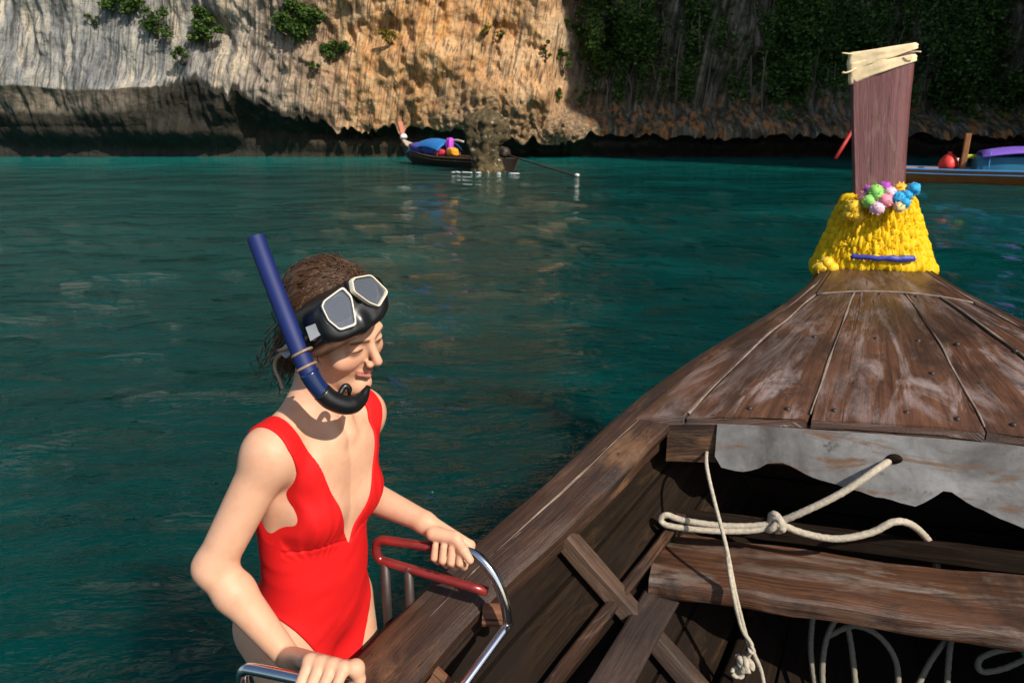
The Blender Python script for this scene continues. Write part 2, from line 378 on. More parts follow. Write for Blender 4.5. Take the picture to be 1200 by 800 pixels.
def build_cliff():
    s = np.concatenate([np.linspace(-75, -32, 90)[:-1], np.linspace(-32, 33, 900), np.linspace(33, 40, 12)[1:]])
    t = np.concatenate([np.linspace(0, 1, 22)[:-1], np.linspace(1, 2, 42)[:-1], np.linspace(2, 3, 2)[:1]])
    zf = np.concatenate([np.linspace(0, 9, 150)[1:], 9+np.linspace(0, 1, 60)[1:]**1.6*50])
    S, T = np.meshgrid(s, t, indexing='ij')
    px, zl, z, off = cliff_profile(S, T)
    pxs, zls, z2, off2 = [a[:, -1] for a in (px, zl, z, off)]
    Zf = zls[:, None]+zf[None]
    S2 = np.broadcast_to(s[:, None], Zf.shape)
    offf = off2[:, None]-.11*zf[None]+1.2*sstep(4, 9, zf)[None]*vnoise(S2*.1, Zf*.1, seed=41)
    S = np.hstack([S, S2]); Z = np.hstack([z, Zf]); O = np.hstack([off, offf]); T = np.hstack([T, 2+0*Zf])
    PX = np.hstack([px, np.broadcast_to(pxs[:, None], Zf.shape)])
    # right-hand part is set back behind the pale buttress
    back = 3.0*sstep(628, 672, PX)*sstep(1.2, 3.0, Z)
    O = O-back
    up = sstep(.3, 1.5, Z)
    O = O+up*(.9*fbm(S*.16, Z*.16, seed=50, oct=3)+(.16+.14*sstep(200, 350, PX))*fbm(S*.7, Z*.6, seed=51, oct=3)+(.07+.08*sstep(200, 350, PX))*fbm(S*2.2, Z*1.6, seed=52, oct=3)-.22*sstep(.35, .8, fbm(S*1.3, Z*.9, seed=53, oct=3))*sstep(250, 400, PX))
    flute = np.abs(vnoise(S*1.6+Z*.12, Z*.1, seed=60))*.28+np.abs(vnoise(S*3.6+Z*.12, Z*.2, seed=61))*.13
    O = O-up*flute*(.6+.8*sstep(640, 720, PX)+.5*sstep(260, 150, PX))
    # the knobbly band above the lip in the middle
    kn = sstep(430, 580, PX)*sstep(720, 660, PX)*sstep(zls[:, None]+3.0, zls[:, None]+.6, Z)
    O = O+kn*(.35*np.abs(fbm(S*1.6, Z*1.6, seed=66, oct=3))+.12*fbm(S*4, Z*4, seed=67, oct=2))*up
    # bulge with ledge (photo 440..600, 60..100)
    ce = np.exp(-(((PX-520)/75)**2+((Z-5.2)/.7)**2)); O = O+.6*ce
    V = np.stack([S, DW-O, Z], -1)
    n, m = S.shape
    i, j = np.meshgrid(np.arange(n-1), np.arange(m-1), indexing='ij')
    f = np.stack([i*m+j, (i+1)*m+j, (i+1)*m+j+1, i*m+j+1], -1).reshape(-1, 4)
    # ---- material
    k = NT('limestone'); co = k.coord('Object'); x, y, zc = k.sep(co)
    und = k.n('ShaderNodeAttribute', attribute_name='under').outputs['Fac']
    pxn = k.n('ShaderNodeAttribute', attribute_name='across').outputs['Fac']       # 0..1 along the shore
    sk = k.n('ShaderNodeCombineXYZ'); k.l(k.math('ADD', x, k.math('MULTIPLY', zc, -.18)), sk.inputs[0]); k.l(y, sk.inputs[1]); k.l(zc, sk.inputs[2])
    st1 = k.noise(k.map(sk.outputs[0], (1.3, .6, .09)), 1, 5, .6, .35)
    st2 = k.noise(k.map(sk.outputs[0], (4.5, 1, .22)), 1, 4, .6, .3)
    big = k.noise(k.map(co, (.22, .22, .3)), 1, 4, .6, .5)
    mid = k.noise(k.map(co, (1.1, 1.1, 1.3)), 1, 6, .65, .3)
    fine = k.noise(k.map(co, (5, 5, 6)), 1, 5, .7)
    grey = k.ramp(st1, [(.3, (.14, .14, .14)), (.44, (.34, .335, .32)), (.54, (.50, .46, .40)), (.63, (.74, .62, .46)), (.8, (.78, .68, .52))])
    oran = k.ramp(mid, [(.25, (.34, .12, .03)), (.48, (.74, .35, .10)), (.75, (.88, .60, .30))])
    oran = k.mix(k.ramp(big, [(.45, 0), (.65, .7)]), oran, (.78, .56, .34))
    midz = k.ramp(pxn, [(.20, 0), (.30, .35), (.38, 1), (.52, 1), (.575, .25), (.61, .2), (.66, .25), (1, .2)])
    fac = k.math('MULTIPLY', midz, k.ramp(k.math('ADD', st1, k.math('MULTIPLY', big, .5)), [(.45, .55), (.85, 1)]))
    col = k.mix(fac, grey, oran)
    col = k.mix(k.math('MULTIPLY', k.ramp(st2, [(.54, 0), (.66, 1)]), .8), col, (.10, .075, .055))       # dark water streaks
    col = k.mix(k.math('MULTIPLY', k.ramp(fine, [(.5, 0), (.72, 1)]), .55), col, (.12, .085, .05))
    st4 = k.noise(k.map(sk.outputs[0], (10, 2, .35), (3, 0, 1)), 1, 4, .65, .15)
    col = k.mix(k.math('MULTIPLY', k.ramp(st4, [(.53, 0), (.61, 1)]), .75), col, (.07, .06, .05))
    col = k.mix(k.math('MULTIPLY', k.ramp(st4, [(.33, 1), (.42, 0)]), .45), col, (.80, .68, .50))
    pit = k.noise(k.map(co, (7, 7, 9), (5, 1, 2)), 1, 4, .7)
    col = k.mix(k.math('MULTIPLY', k.ramp(pit, [(.60, 0), (.68, 1)]), .7), col, (.06, .04, .025))
    low = k.ramp(k.math('SUBTRACT', zc, k.math('MULTIPLY', mid, 1.8)), [(.5/5, 1), (1.9/5, 1), (3.6/5, 0)])
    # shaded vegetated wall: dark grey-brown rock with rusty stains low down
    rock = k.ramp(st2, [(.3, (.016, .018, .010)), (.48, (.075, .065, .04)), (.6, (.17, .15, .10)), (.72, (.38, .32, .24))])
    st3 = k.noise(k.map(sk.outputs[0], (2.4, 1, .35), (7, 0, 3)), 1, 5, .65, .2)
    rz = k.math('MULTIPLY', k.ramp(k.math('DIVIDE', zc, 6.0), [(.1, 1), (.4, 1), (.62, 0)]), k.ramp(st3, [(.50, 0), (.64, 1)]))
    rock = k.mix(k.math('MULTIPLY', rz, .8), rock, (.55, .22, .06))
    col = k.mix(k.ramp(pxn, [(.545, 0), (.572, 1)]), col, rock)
    rough_low = k.ramp(fine, [(.36, (.035, .025, .014)), (.52, (.24, .16, .09)), (.68, (.58, .46, .32))])
    knm = k.n('ShaderNodeAttribute', attribute_name='knob').outputs['Fac']
    col = k.mix(k.math('MULTIPLY', knm, .9), col, rough_low)
    # brown weathered rock below the lip of the pale wall
    brn = k.n('ShaderNodeAttribute', attribute_name='brown').outputs['Fac']
    col = k.mix(k.math('MULTIPLY', brn, .85), col, k.ramp(st2, [(.34, (.05, .04, .03)), (.5, (.20, .14, .09)), (.66, (.5, .40, .28))]))
    # black algae and wet rock of the undercut
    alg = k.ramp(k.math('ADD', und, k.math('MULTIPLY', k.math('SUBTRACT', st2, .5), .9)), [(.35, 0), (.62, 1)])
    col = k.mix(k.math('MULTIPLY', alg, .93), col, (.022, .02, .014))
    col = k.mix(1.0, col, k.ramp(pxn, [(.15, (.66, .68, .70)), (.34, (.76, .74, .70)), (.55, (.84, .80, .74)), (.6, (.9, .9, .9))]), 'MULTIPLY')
    h = k.math('ADD', k.math('MULTIPLY', mid, .5), k.math('MULTIPLY', fine, .25))
    h = k.math('ADD', h, k.math('MULTIPLY', st2, .3))
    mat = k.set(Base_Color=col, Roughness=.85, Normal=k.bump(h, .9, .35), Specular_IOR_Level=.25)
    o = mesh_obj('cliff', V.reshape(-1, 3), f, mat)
    me = o.data
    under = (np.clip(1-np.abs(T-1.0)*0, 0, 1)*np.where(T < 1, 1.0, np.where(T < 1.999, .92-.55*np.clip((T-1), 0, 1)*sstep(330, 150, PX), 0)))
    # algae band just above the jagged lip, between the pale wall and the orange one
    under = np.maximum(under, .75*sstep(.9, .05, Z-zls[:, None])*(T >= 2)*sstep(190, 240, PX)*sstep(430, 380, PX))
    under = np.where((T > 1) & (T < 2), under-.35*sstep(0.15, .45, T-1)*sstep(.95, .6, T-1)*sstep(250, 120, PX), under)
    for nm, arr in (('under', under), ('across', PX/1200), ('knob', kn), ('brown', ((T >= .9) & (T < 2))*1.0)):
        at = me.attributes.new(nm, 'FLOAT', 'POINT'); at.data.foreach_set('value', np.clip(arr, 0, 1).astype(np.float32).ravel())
    o.rotation_euler = (0, 0, YAW); tag(o, kind='structure')
    return S, Z, O
CS, CZ, CO = build_cliff()
def cliff_at(px, py):
    """point on the cliff surface (world) seen at a photo pixel"""
    dep = DW-2.0
    for _ in range(4):
        r = ray(px, py); k = dep/np.dot(r[:2], HD[:2]); p = CAM+r*k
        s = np.dot(p[:2], RT[:2]); z = p[2]
        i = np.argmin(np.abs(CS[:, 0]-s)); j0 = 62 if z > 1 else 0
        j = j0+np.argmin(np.abs(CZ[i, j0:]-z)); dep = DW-CO[i, j]
    return p

# headland on the right that shades the wall behind it
def build_headland():
    path = spline([(8, 60, 0), (10.5, 53, 0), (15, 44, 0), (20.3, 28.4, 0), (32, 20, 0), (60, 8, 0)], 120)
    zs = np.concatenate([np.linspace(-1, 8, 40), np.linspace(8, 58, 60)[1:]])
    T, N, B = frames(path); nv = np.cross(T, V3(0, 0, 1))
    pts = path[:, None]+0*zs[None, :, None]
    d = np.r_[0, np.cumsum(np.linalg.norm(np.diff(path, axis=0), axis=1))]
    D, Z = np.meshgrid(d, zs, indexing='ij')
    off = 1.2*fbm(D*.12, Z*.1, seed=71, oct=4)+.3*fbm(D*.8, Z*.5, seed=72, oct=3)-1.6*sstep(1.6, .6, Z)
    pts = pts+nv[:, None]*off[..., None]; pts[..., 2] = Z
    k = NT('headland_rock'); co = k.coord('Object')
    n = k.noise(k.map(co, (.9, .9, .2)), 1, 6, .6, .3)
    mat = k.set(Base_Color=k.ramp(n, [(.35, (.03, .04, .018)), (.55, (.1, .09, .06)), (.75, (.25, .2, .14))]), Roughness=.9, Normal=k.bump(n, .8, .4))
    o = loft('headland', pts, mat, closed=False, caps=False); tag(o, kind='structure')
build_headland()

# ================================================================== VEGETATION
def leaf_mat(name, dark, light, warm=None):
    t = NT(name)
    g = t.n('ShaderNodeNewGeometry').outputs['Random Per Island']
    st = [(0, dark), (.75, light), (1, warm or light)]
    c = t.ramp(g, st)
    t.set(Base_Color=c, Roughness=.6, Specular_IOR_Level=.3)
    tr = t.n('ShaderNodeBsdfTranslucent'); t.l(c, tr.inputs[0])
    mx = t.n('ShaderNodeMixShader'); mx.inputs[0].default_value = .25
    t.l(t.b.outputs[0], mx.inputs[1]); t.l(tr.outputs[0], mx.inputs[2]); t.l(mx.outputs[0], t.out.inputs[0])
    return t.m
M['leaf'] = leaf_mat('shrub_leaf', (.02, .05, .01), (.07, .14, .02), (.16, .2, .03))
M['leaf_y'] = leaf_mat('yellow_leaf', (.16, .13, .015), (.34, .26, .02))
M['leaf_d'] = leaf_mat('dark_leaf', (.02, .05, .012), (.09, .17, .03), (.16, .24, .045))
M['yellow'] = leaf_mat('yellow_garland', (.86, .48, .002), (.95, .62, .004), (.97, .70, .01))
M['bark'] = plain('bark', (.12, .09, .06), .9, var=.3, scale=8)
def leaf_quads(c, size, seed=0, flat=.0):
    g = np.random.default_rng(seed); n = len(c)
    a = g.normal(size=(n, 3)); a[:, 2] *= .6; a /= np.linalg.norm(a, axis=1)[:, None]
    b = g.normal(size=(n, 3)); b -= a*(a*b).sum(1)[:, None]; b /= np.linalg.norm(b, axis=1)[:, None]
    L = size*(.6+.8*g.random(n))[:, None]; W = L*.55
    nn = np.cross(a, b)
    v = np.stack([c-a*L, c+b*W+nn*L*.15, c+a*L, c-b*W+nn*L*.15], 1).reshape(-1, 3)
    return v, np.arange(4*n).reshape(-1, 4)
def blob_points(n, blobs, g):
    out = []
    wts = np.array([b[3]**2 for b in blobs]); wts = wts/wts.sum()
    for (x, y, z, r), k in zip(blobs, (wts*n).astype(int)+1):
        d = g.normal(size=(k, 3)); d /= np.linalg.norm(d, axis=1)[:, None]
        rr = r*(g.random(k)**.4); rr *= .75+.5*vnoise(d[:, 0]*2+x*5, d[:, 1]*2+y, d[:, 2]*2+z)
        out.append(V3(x, y, z)+d*rr[:, None]*[1, 1, .8])
    return np.concatenate(out)
def shrub(name, px, py, wpx, hpx, label, mat, seed, n=1400, leaf=.10, group=None, lift=.25):
    base = cliff_at(px, py+hpx*.35); mpp = np.linalg.norm(base-CAM)/FOC
    g = np.random.default_rng(seed); t = empty(name, base)
    W, H = wpx*mpp/2, hpx*mpp
    blobs = []
    for k in range(6 if wpx < 30 else 10):
        q = (RT*(g.random()*2-1)*W*.72) - HD*(.15+.35*g.random()) + V3(0, 0, 1)*(.15+.75*g.random())*H
        blobs.append((*q, min(W, H)*(.28+.22*g.random())))
    v, f = leaf_quads(blob_points(n, blobs, g), leaf, seed)
    mesh_obj('crown', v, f, M[mat], t, smooth=False)
    parts = []
    for b in blobs[:5]:
        e = np.array(b[:3]); parts.append(tube_d([HD*.35, e*.45+V3(0, 0, -.05), e], np.linspace(.05, .012, 6), 6, 5))
    join_obj('stem', parts, M['bark'], t)
    tag(t, label, 'shrub', group); return t
G1 = 'shrubs rooted in the sunlit cliff'
shrub('shrub', 354, 34, 62, 46, 'bushy dark green shrub jutting from the orange cliff face', 'leaf', 1, 3600, .09, G1)
shrub('shrub', 246, 45, 40, 46, 'green shrub in the cleft between the pale and the orange rock', 'leaf', 2, 2200, .09, G1)
shrub('shrub', 150, 12, 44, 30, 'leafy shrub at the top of the pale streaked wall', 'leaf', 3, 1500, .09, G1)
shrub('shrub', 182, 40, 46, 34, 'sparse olive shrub hanging over the cracked pale rock', 'leaf', 4, 1000, .08, G1)
shrub('shrub', 217, 72, 22, 20, 'small yellowish green tuft low beside the cleft', 'leaf', 5, 700, .07, G1)
shrub('shrub', 113, 27, 11, 11, 'tiny round bright green tuft on the pale streaked wall', 'leaf', 6, 240, .06, G1)
shrub('shrub', 394, 62, 32, 20, 'drooping green shrub below the bushy one', 'leaf', 7, 1100, .08, G1)
shrub('shrub', 371, 80, 12, 14, 'small green tuft on the grey ribbed rock', 'leaf', 8, 300, .06, G1)
shrub('shrub', 458, 48, 20, 14, 'yellow flowering tuft on the orange ledge', 'leaf_y', 9, 420, .06, G1)
shrub('shrub', 570, 38, 13, 11, 'yellow tuft under the grey streaks', 'leaf_y', 10, 300, .06, G1)
shrub('shrub', 586, 42, 11, 9, 'little green tuft beside the yellow one under grey streaks', 'leaf', 11, 240, .06, G1)
shrub('shrub', 640, 62, 12, 20, 'narrow green shrub on the buttress edge', 'leaf', 12, 450, .06, G1)
shrub('shrub', 659, 78, 20, 28, 'dense green shrub at the corner where the wall turns dark', 'leaf', 13, 900, .07, G1)
shrub('shrub', 698, 82, 46, 32, 'bright green shrub in the shaded corner beside the buttress', 'leaf', 14, 2400, .08)
shrub('shrub', 655, 112, 13, 14, 'yellow green tuft on the rough lower rock', 'leaf', 15, 350, .06, G1)

shrub('shrub', 672, 26, 26, 50, 'tall dark green shrub along the top of the buttress edge', 'leaf', 16, 1700, .08)
shrub('shrub', 690, 52, 40, 40, 'spreading green shrub above the bright one in the shaded corner', 'leaf', 17, 1700, .08)
shrub('shrub', 680, 118, 20, 26, 'small dark shrub low on the shaded corner', 'leaf', 18, 700, .07)
shrub('shrub', 716, 20, 46, 44, 'large leafy shrub high in the shaded corner', 'leaf', 19, 2000, .09)

def build_hanging_foliage():
    """creepers and trees that cover the shaded wall as one mass"""
    g = np.random.default_rng(99)
    i0 = np.argmin(np.abs(CS[:, 0]-4.0)); i1 = np.argmin(np.abs(CS[:, 0]-33))
    pts = []
    while sum(map(len, pts)) < 90000:
        i = g.integers(i0, i1, 40000); j = g.integers(62, CS.shape[1]-14, 40000)
        s, z, o = CS[i, j], CZ[i, j], CO[i, j]
        dens = .5+.62*fbm(s*.45, z*.3, seed=81, oct=4)+.25*vnoise(s*2.2, z*.35, seed=82)
        dens += .3*vnoise(s*5, z*.3, seed=85)-.5*sstep(4.0, 2.2, z)+.12*sstep(5, 9, z)
        keep = (dens+.35*vnoise(s*1.3, z*.22, seed=86)+g.normal(size=len(s))*.20 > .68) & (z > 1.9)
        s, z, o = s[keep], z[keep], o[keep]
        stick = g.random(len(s))**1.3*(.2+1.9*sstep(.0, .6, fbm(s*.55, z*.55, seed=83, oct=2)))
        p = np.stack([s+g.normal(size=len(s))*.12, DW-o-stick, z+g.normal(size=len(s))*.12-stick*.25], -1)
        pts.append(p)
    p = np.concatenate(pts)[:90000]
    v, f = leaf_quads(p, .115, 5)
    o = mesh_obj('hanging_foliage', v, f, M['leaf_d'], smooth=False); o.rotation_euler = (0, 0, YAW)
    tag(o, 'dark green creepers and bushes covering the shaded cliff wall', 'foliage', kind='stuff')
    # pale dead vines hanging down the wall
    parts = []
    for k in range(46):
        s0 = g.uniform(5, 24); z0 = g.uniform(4, 9.5); ln = g.uniform(1.2, 4)
        i = np.argmin(np.abs(CS[:, 0]-s0)); j = 62+np.argmin(np.abs(CZ[i, 62:]-z0)); d = DW-CO[i, j]-.35
        parts.append(tube_d([(s0, d, z0), (s0+g.normal()*.2, d-.25, z0-ln*.5), (s0+g.normal()*.3, d-.1, z0-ln)], .018+.02*g.random(), 7, 4))
    o = join_obj('hanging_vines', parts, plain('vine', (.16, .13, .09), .9, var=.3), smooth=False); o.rotation_euler = (0, 0, YAW)
    tag(o, 'thin pale vines hanging down the shaded cliff wall', 'vines', kind='stuff')
build_hanging_foliage()

# ================================================================== SEA ROCK by the far boat
def build_sea_rock():
    base = PZ(570, 202, 0)
    n, m = 44, 48
    z = np.linspace(-.5, 2.35, n); a = np.linspace(0, 2*np.pi, m, endpoint=False)
    Zz, A = np.meshgrid(z, a, indexing='ij')
    r = .8*lut(Zz, [(-.5, .7), (0, .66), (.25, .6), (.8, .62), (1.3, .74), (1.8, .78), (2.1, .62), (2.35, .2)])
    x, y = np.cos(A), np.sin(A)
    r = r*(1+.30*fbm(x*1.5, y*1.5, Zz*1.2, oct=3, seed=91)+.34*np.abs(fbm(x*3.5, y*3.5, Zz*3.2, oct=3, seed=92)))
    pts = np.stack([x*r, y*r, Zz], -1)
    k = NT('sea_rock'); co = k.coord('Object'); nn = k.noise(k.map(co, (3, 3, 3)), 1, 6, .65, .3); n2 = k.noise(k.map(co, (5, 5, 5), (4, 4, 4)), 1, 4, .6)
    c = k.ramp(nn, [(.3, (.02, .016, .006)), (.5, (.07, .05, .018)), (.7, (.16, .11, .05))])
    c = k.mix(k.ramp(n2, [(.62, 0), (.67, 1)]), c, (.4, .34, .26))
    o = loft('sea_rock', pts, k.set(Base_Color=c, Roughness=.9, Normal=k.bump(nn, 1, .1)))
    o.location = base; tag(o, 'slender olive brown rock column standing in the sea beside the blue canopied boat', 'rock')
    # broken foam at its foot
    g = np.random.default_rng(5); parts = []
    for i in range(16):
        c = V3(g.normal()*.85, g.normal()*.2-.7, .02); a = np.linspace(0, 2*np.pi, 7, endpoint=False); rr = .02+.06*g.random(7)
        ring = c+np.stack([np.cos(a)*rr*2, np.sin(a)*rr, 0*a], -1); top = c+np.stack([np.cos(a)*rr*1.2, np.sin(a)*rr*.6, 0*a+.03], -1)
        parts.append(loft_data(np.stack([ring, top])))
    fo = join_obj('foam', parts, plain('foam', (.7, .72, .7), .8)); fo.location = base
    tag(fo, 'flecks of white foam around the foot of the rock column', 'foam', kind='stuff')
build_sea_rock()

# ================================================================== MAIN BOAT (boat frame: x starboard, y forward, bow at origin)
BROT = math.radians(10); BO = V3(0, 3.45, 0)
BS = V3(math.cos(BROT), math.sin(BROT), 0); BF = V3(-math.sin(BROT), math.cos(BROT), 0)
def tob(p): d = np.asarray(p)-BO; return V3(np.dot(d, BS), np.dot(d, BF), p[2])
boat = empty('longtail_boat', BO); boat.rotation_euler = (0, 0, BROT)
tag(boat, 'weathered brown wooden longtail boat with garlanded bow post, its foredeck and bow close by', 'boat')
# half-beam and sheer by station (metres aft of the bow)
HB = [(-7.2, 1.05), (-6, 1.25), (-4.5, 1.42), (-3.4, 1.46), (-2.7, 1.40), (-2.2, 1.295), (-1.92, 1.205), (-1.6, 1.02), (-1.209, .825), (-.88, .63), (-.565, .433), (-.216, .255), (0, .19), (.08, .17)]
SZ = [(-7.2, .75), (-6, .66), (-4.5, .63), (-3.4, .64), (-2.7, .665), (-2.2, .70), (-1.9, .765), (-1.6, .865), (-1.209, 1.0), (-.88, 1.075), (-.565, 1.13), (-.216, 1.19), (0, 1.235), (.08, 1.25)]
_yy = np.linspace(-7.2, .08, 400)
def _smooth(tab):
    v = lut(_yy, tab); k = np.hanning(31); k /= k.sum(); vp = np.pad(v, 15, mode='edge')
    vp[:15] = v[0]-(v[15:0:-1]-v[0])*1; vp[-15:] = v[-1]+(v[-1]-v[-2:-17:-1])
    return np.convolve(vp, k, 'valid')
_hb, _sz = _smooth(HB), _smooth(SZ)
hb = lambda y: np.interp(y, _yy, _hb); sz = lambda y: np.interp(y, _yy, _sz)
def hull_pt(y, wv, side, inset=0.0):
    """wv 0 at the gunwale .. 1 at the keel"""
    y = np.asarray(y, float); b = hb(y)-inset; zt = sz(y)-.03
    zk = lut(y, [(-7.2, -.1), (-5, -.25), (-2.5, -.22), (-1.3, .0), (-.5, .5), (0, .95), (.08, 1.0)])+inset*.8
    x = b*(1-wv)**.62*(1-.06*np.sin(np.pi*wv)); z = zt+(zk-zt)*(wv**.93)
    return np.stack(np.broadcast_arrays(side*x, y, z), -1)
ys = np.concatenate([np.linspace(-7.2, -3, 16)[:-1], np.linspace(-3, .06, 40)])
WV = [0, .14, .28, .43, .58, .74, .99]
for side in (-1, 1):
    for k in range(6):                                    # hull strakes
        w0, w1 = WV[k]+.006, WV[k+1]-.004
        rows = []
        for y in ys:
            o0, o1 = hull_pt(y, w0, side), hull_pt(y, w1, side); i0, i1 = hull_pt(y, w0, side, .026), hull_pt(y, w1, side, .026)
            om, im = hull_pt(y, (w0+w1)/2, side), hull_pt(y, (w0+w1)/2, side, .026)
            rows.append([o0, om, o1, i1, im, i0])
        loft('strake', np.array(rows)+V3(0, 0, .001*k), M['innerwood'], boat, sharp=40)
    # gunwale: broad cap plank sloping inwards, with rubbing strake outside
    yg = np.concatenate([np.linspace(-7.2, -3, 16)[:-1], np.linspace(-3, .02, 46)])
    b, z = hb(yg), sz(yg)
    tang = np.gradient(np.stack([side*b, yg, z], -1), axis=0); tang /= np.linalg.norm(tang, axis=1)[:, None]
    inn = np.cross(np.tile(V3(0, 0, 1.0), (len(yg), 1)), tang)*(1 if side > 0 else -1); inn /= np.linalg.norm(inn, axis=1)[:, None]
    cw = np.interp(yg, [-7, -1.9, -1.2, -.4, 0], [.135, .14, .145, .07, .05])
    edge = np.stack([side*b, yg, z], -1)
    inn2 = inn+V3(0, 0, -.22); inn2 /= np.linalg.norm(inn2, axis=1)[:, None]
    upn = np.cross(inn2, tang); upn *= np.sign(upn[:, 2:3])
    loft('gunwale_cap', plank_pts(edge+inn2*(cw/2)[:, None]+upn*.002, inn2, upn, cw, .04, .009, .003, 3+side), M['hullwood'], boat, sharp=45)
    loft('rubbing_strake', plank_pts(edge+V3(0, 0, -.045)-inn*.012, inn, V3(0, 0, 1), .045, .06, .012, .003, 5+side), M['hullwood'], boat, sharp=45)
    edge2 = edge+inn2*(cw-.045)[:, None]+V3(0, 0, -.058)
    loft('inner_wale', plank_pts(edge2[:-6], inn[:-6], V3(0, 0, 1), .03, .06, .008, .003, 8+side), M['hullwood'], boat, sharp=45)
    es = edge+inn2*(cw*.42)[:, None]+upn*(.0200+.0035*vnoise(yg*5, yg*0+side))[:, None]                 # worn pale seam along the cap
    loft('seam', plank_pts(es[10:-3], inn2[10:-3], upn[10:-3], .003, .004, .001, .006, 2), M['caulk'], boat)
    for k, wv in enumerate((.24, .58)):                   # inner stringers
        yl = np.linspace(-6.5, -1.35, 40)
        pth = hull_pt(yl, wv, side, .05); loft('stringer', plank_pts(pth, (side, 0, 0), (side*-.4, 0, .9), .035, .085, .006, .003, k), M['innerwood' if k else 'hullwood'], boat, sharp=40)
loft('keel', plank_pts(np.stack([0*ys, ys, hull_pt(ys, .99, 1)[:, 2]+.01], -1), (1, 0, 0), (0, 0, 1), .16, .06, .01), M['innerwood'], boat, sharp=40)
# transom
tr = np.array([[hull_pt(y, wv, s_, .02) for s_, wv in [(-1, .0), (-1, .3), (-1, .6), (-1, .97), (1, .97), (1, .6), (1, .3), (1, 0.)]] for y in (-7.19, -7.14)])
loft('transom', tr, M['hullwood'], boat, sharp=30)
# ribs: straight-sided frames lying on the planking
def rib(y, mat, side=-1, w0=.05, w1=.93, wd=.055, th=.05):
    wv = np.linspace(w0, w1, 12); pth = hull_pt(np.full(12, y), wv, side, .055)
    pth = .7*pth+.3*np.linspace(pth[0], pth[-1], 12)
    T, N, B = frames(pth); nrmv = np.cross(T, V3(0, 1, 0)); nrmv *= -np.sign((nrmv*V3(side, 0, -.2)).sum(1))[:, None]
    loft('rib', plank_pts(pth+nrmv*.01, (0, 1, 0), nrmv, wd, th, .006, .003, y), mat, boat, sharp=40)
for y, mt in ((-1.65, 'ribwood'), (-2.10, 'redwood'), (-2.75, 'innerwood'), (-3.6, 'ribwood'), (-4.3, 'ribwood'), (-5.1, 'ribwood'), (-5.9, 'ribwood')):
    for sd in (-1, 1): rib(y, M[mt], sd)
# floorboards
for k in range(7):
    x0 = -.42+k*.14
    yl = np.linspace(-6.6, -2.1, 12); zf = np.full(12, .06)
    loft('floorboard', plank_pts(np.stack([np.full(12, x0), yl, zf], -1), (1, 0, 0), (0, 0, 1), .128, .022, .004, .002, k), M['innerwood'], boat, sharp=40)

# foredeck: fan of planks over a cambered deck
def deck_z(x, y):
    b = hb(y); e = np.clip(np.abs(x)/b, 0, 1.2)
    return sz(y)+.012+lut(y, [(-1.4, .07), (-.5, .05), (0, .012)])*(1-e**2)
SEAM_A = [-.672, -.345, .078, .40, .672]; SEAM_F = [-.262, -.131, .037, .15, .262]
YA, YF = -1.31, -.40
for k in range(4):
    n = 16; q = np.linspace(0, 1, n); rows = []
    for t_ in q:
        y = YA+(YF-YA)*t_
        xs = [np.interp(t_, [0, 1], [SEAM_A[j], SEAM_F[j]]) for j in (k, k+1)]
        x0, x1 = xs[0]+.0035, xs[1]-.0035
        x0 += .0015*vnoise(y*9, k*3.); x1 += .0015*vnoise(y*9, k*5.+1)
        xs = np.linspace(x0, x1, 5); off = .002*math.sin(k*2.3)+.002*vnoise(y*5, k*7.)
        ya = y+(-.03*(1-(xs/.67)**2)*0 if t_ > 0 else .006*vnoise(xs*14, k*2.))
        top = np.stack([xs, np.full(5, y)+(0 if t_ > 0 else ya-y), deck_z(xs, y)+off], -1); top[[0, -1], 2] -= .003
        bot = top[::-1].copy(); bot[:, 2] -= .024
        rows.append(np.vstack([top, bot]))
    loft('deck_plank', np.array(rows), M['deck'], boat, sharp=50)
# margin planks between fan and gunwale, bow cap, caulked seams
for sd in (-1, 1):
    rows = []
    for t_ in np.linspace(0, 1, 18):
        y = YA+.0+(0.0-YA)*t_
        xi = np.interp(y, [YA, YF, 0], [.678, .268, .15]); xo = hb(y)-.03
        xs = np.linspace(xi, max(xo, xi+.02), 4)
        top = np.stack([sd*xs, np.full(4, y), deck_z(xs, y)+.006-np.array([0, 0, .004, .016])], -1); bot = top[::-1].copy(); bot[:, 2] -= .03
        rows.append(np.vstack([top, bot]))
    loft('margin_plank', np.array(rows), M['deck'], boat, sharp=50)
rows = []
for y in np.linspace(YF+.006, .0, 9):
    xs = np.linspace(-1, 1, 9)*np.interp(y, [YF, 0], [.262, .146]); top = np.stack([xs, np.full(9, y), deck_z(xs, y)+.004], -1)
    bot = top[::-1].copy(); bot[:, 2] -= .03; rows.append(np.vstack([top, bot]))
loft('bow_cap', np.array(rows), M['deck'], boat, sharp=50)
for k, (xa, xf, yf_) in enumerate(((-.674, -.264, YF), (-.345, -.131, YF), (.078, .037, YF), (.40, .15, YF), (.674, .264, YF))):
    y = np.linspace(YA+.02, yf_, 26); x = np.interp(y, [YA, YF], [xa, xf])+.003*vnoise(y*8, k*3.)
    wd = np.clip(.0045+.004*vnoise(y*11, k*9.), .0012, .012)
    pth = np.stack([x, y, deck_z(x, y)-.0005+.004*vnoise(y*6+k*3, y*0)], -1)
    loft('seam', plank_pts(pth, (1, 0, 0), (0, 0, 1), wd, .006, .001), M['caulk'], boat)
x = np.linspace(-.26, .26, 20)
loft('seam', plank_pts(np.stack([x, np.full(20, YF), deck_z(x, YF)+.002], -1), (0, 1, 0), (0, 0, 1), .008, .006, .001), M['caulk'], boat)
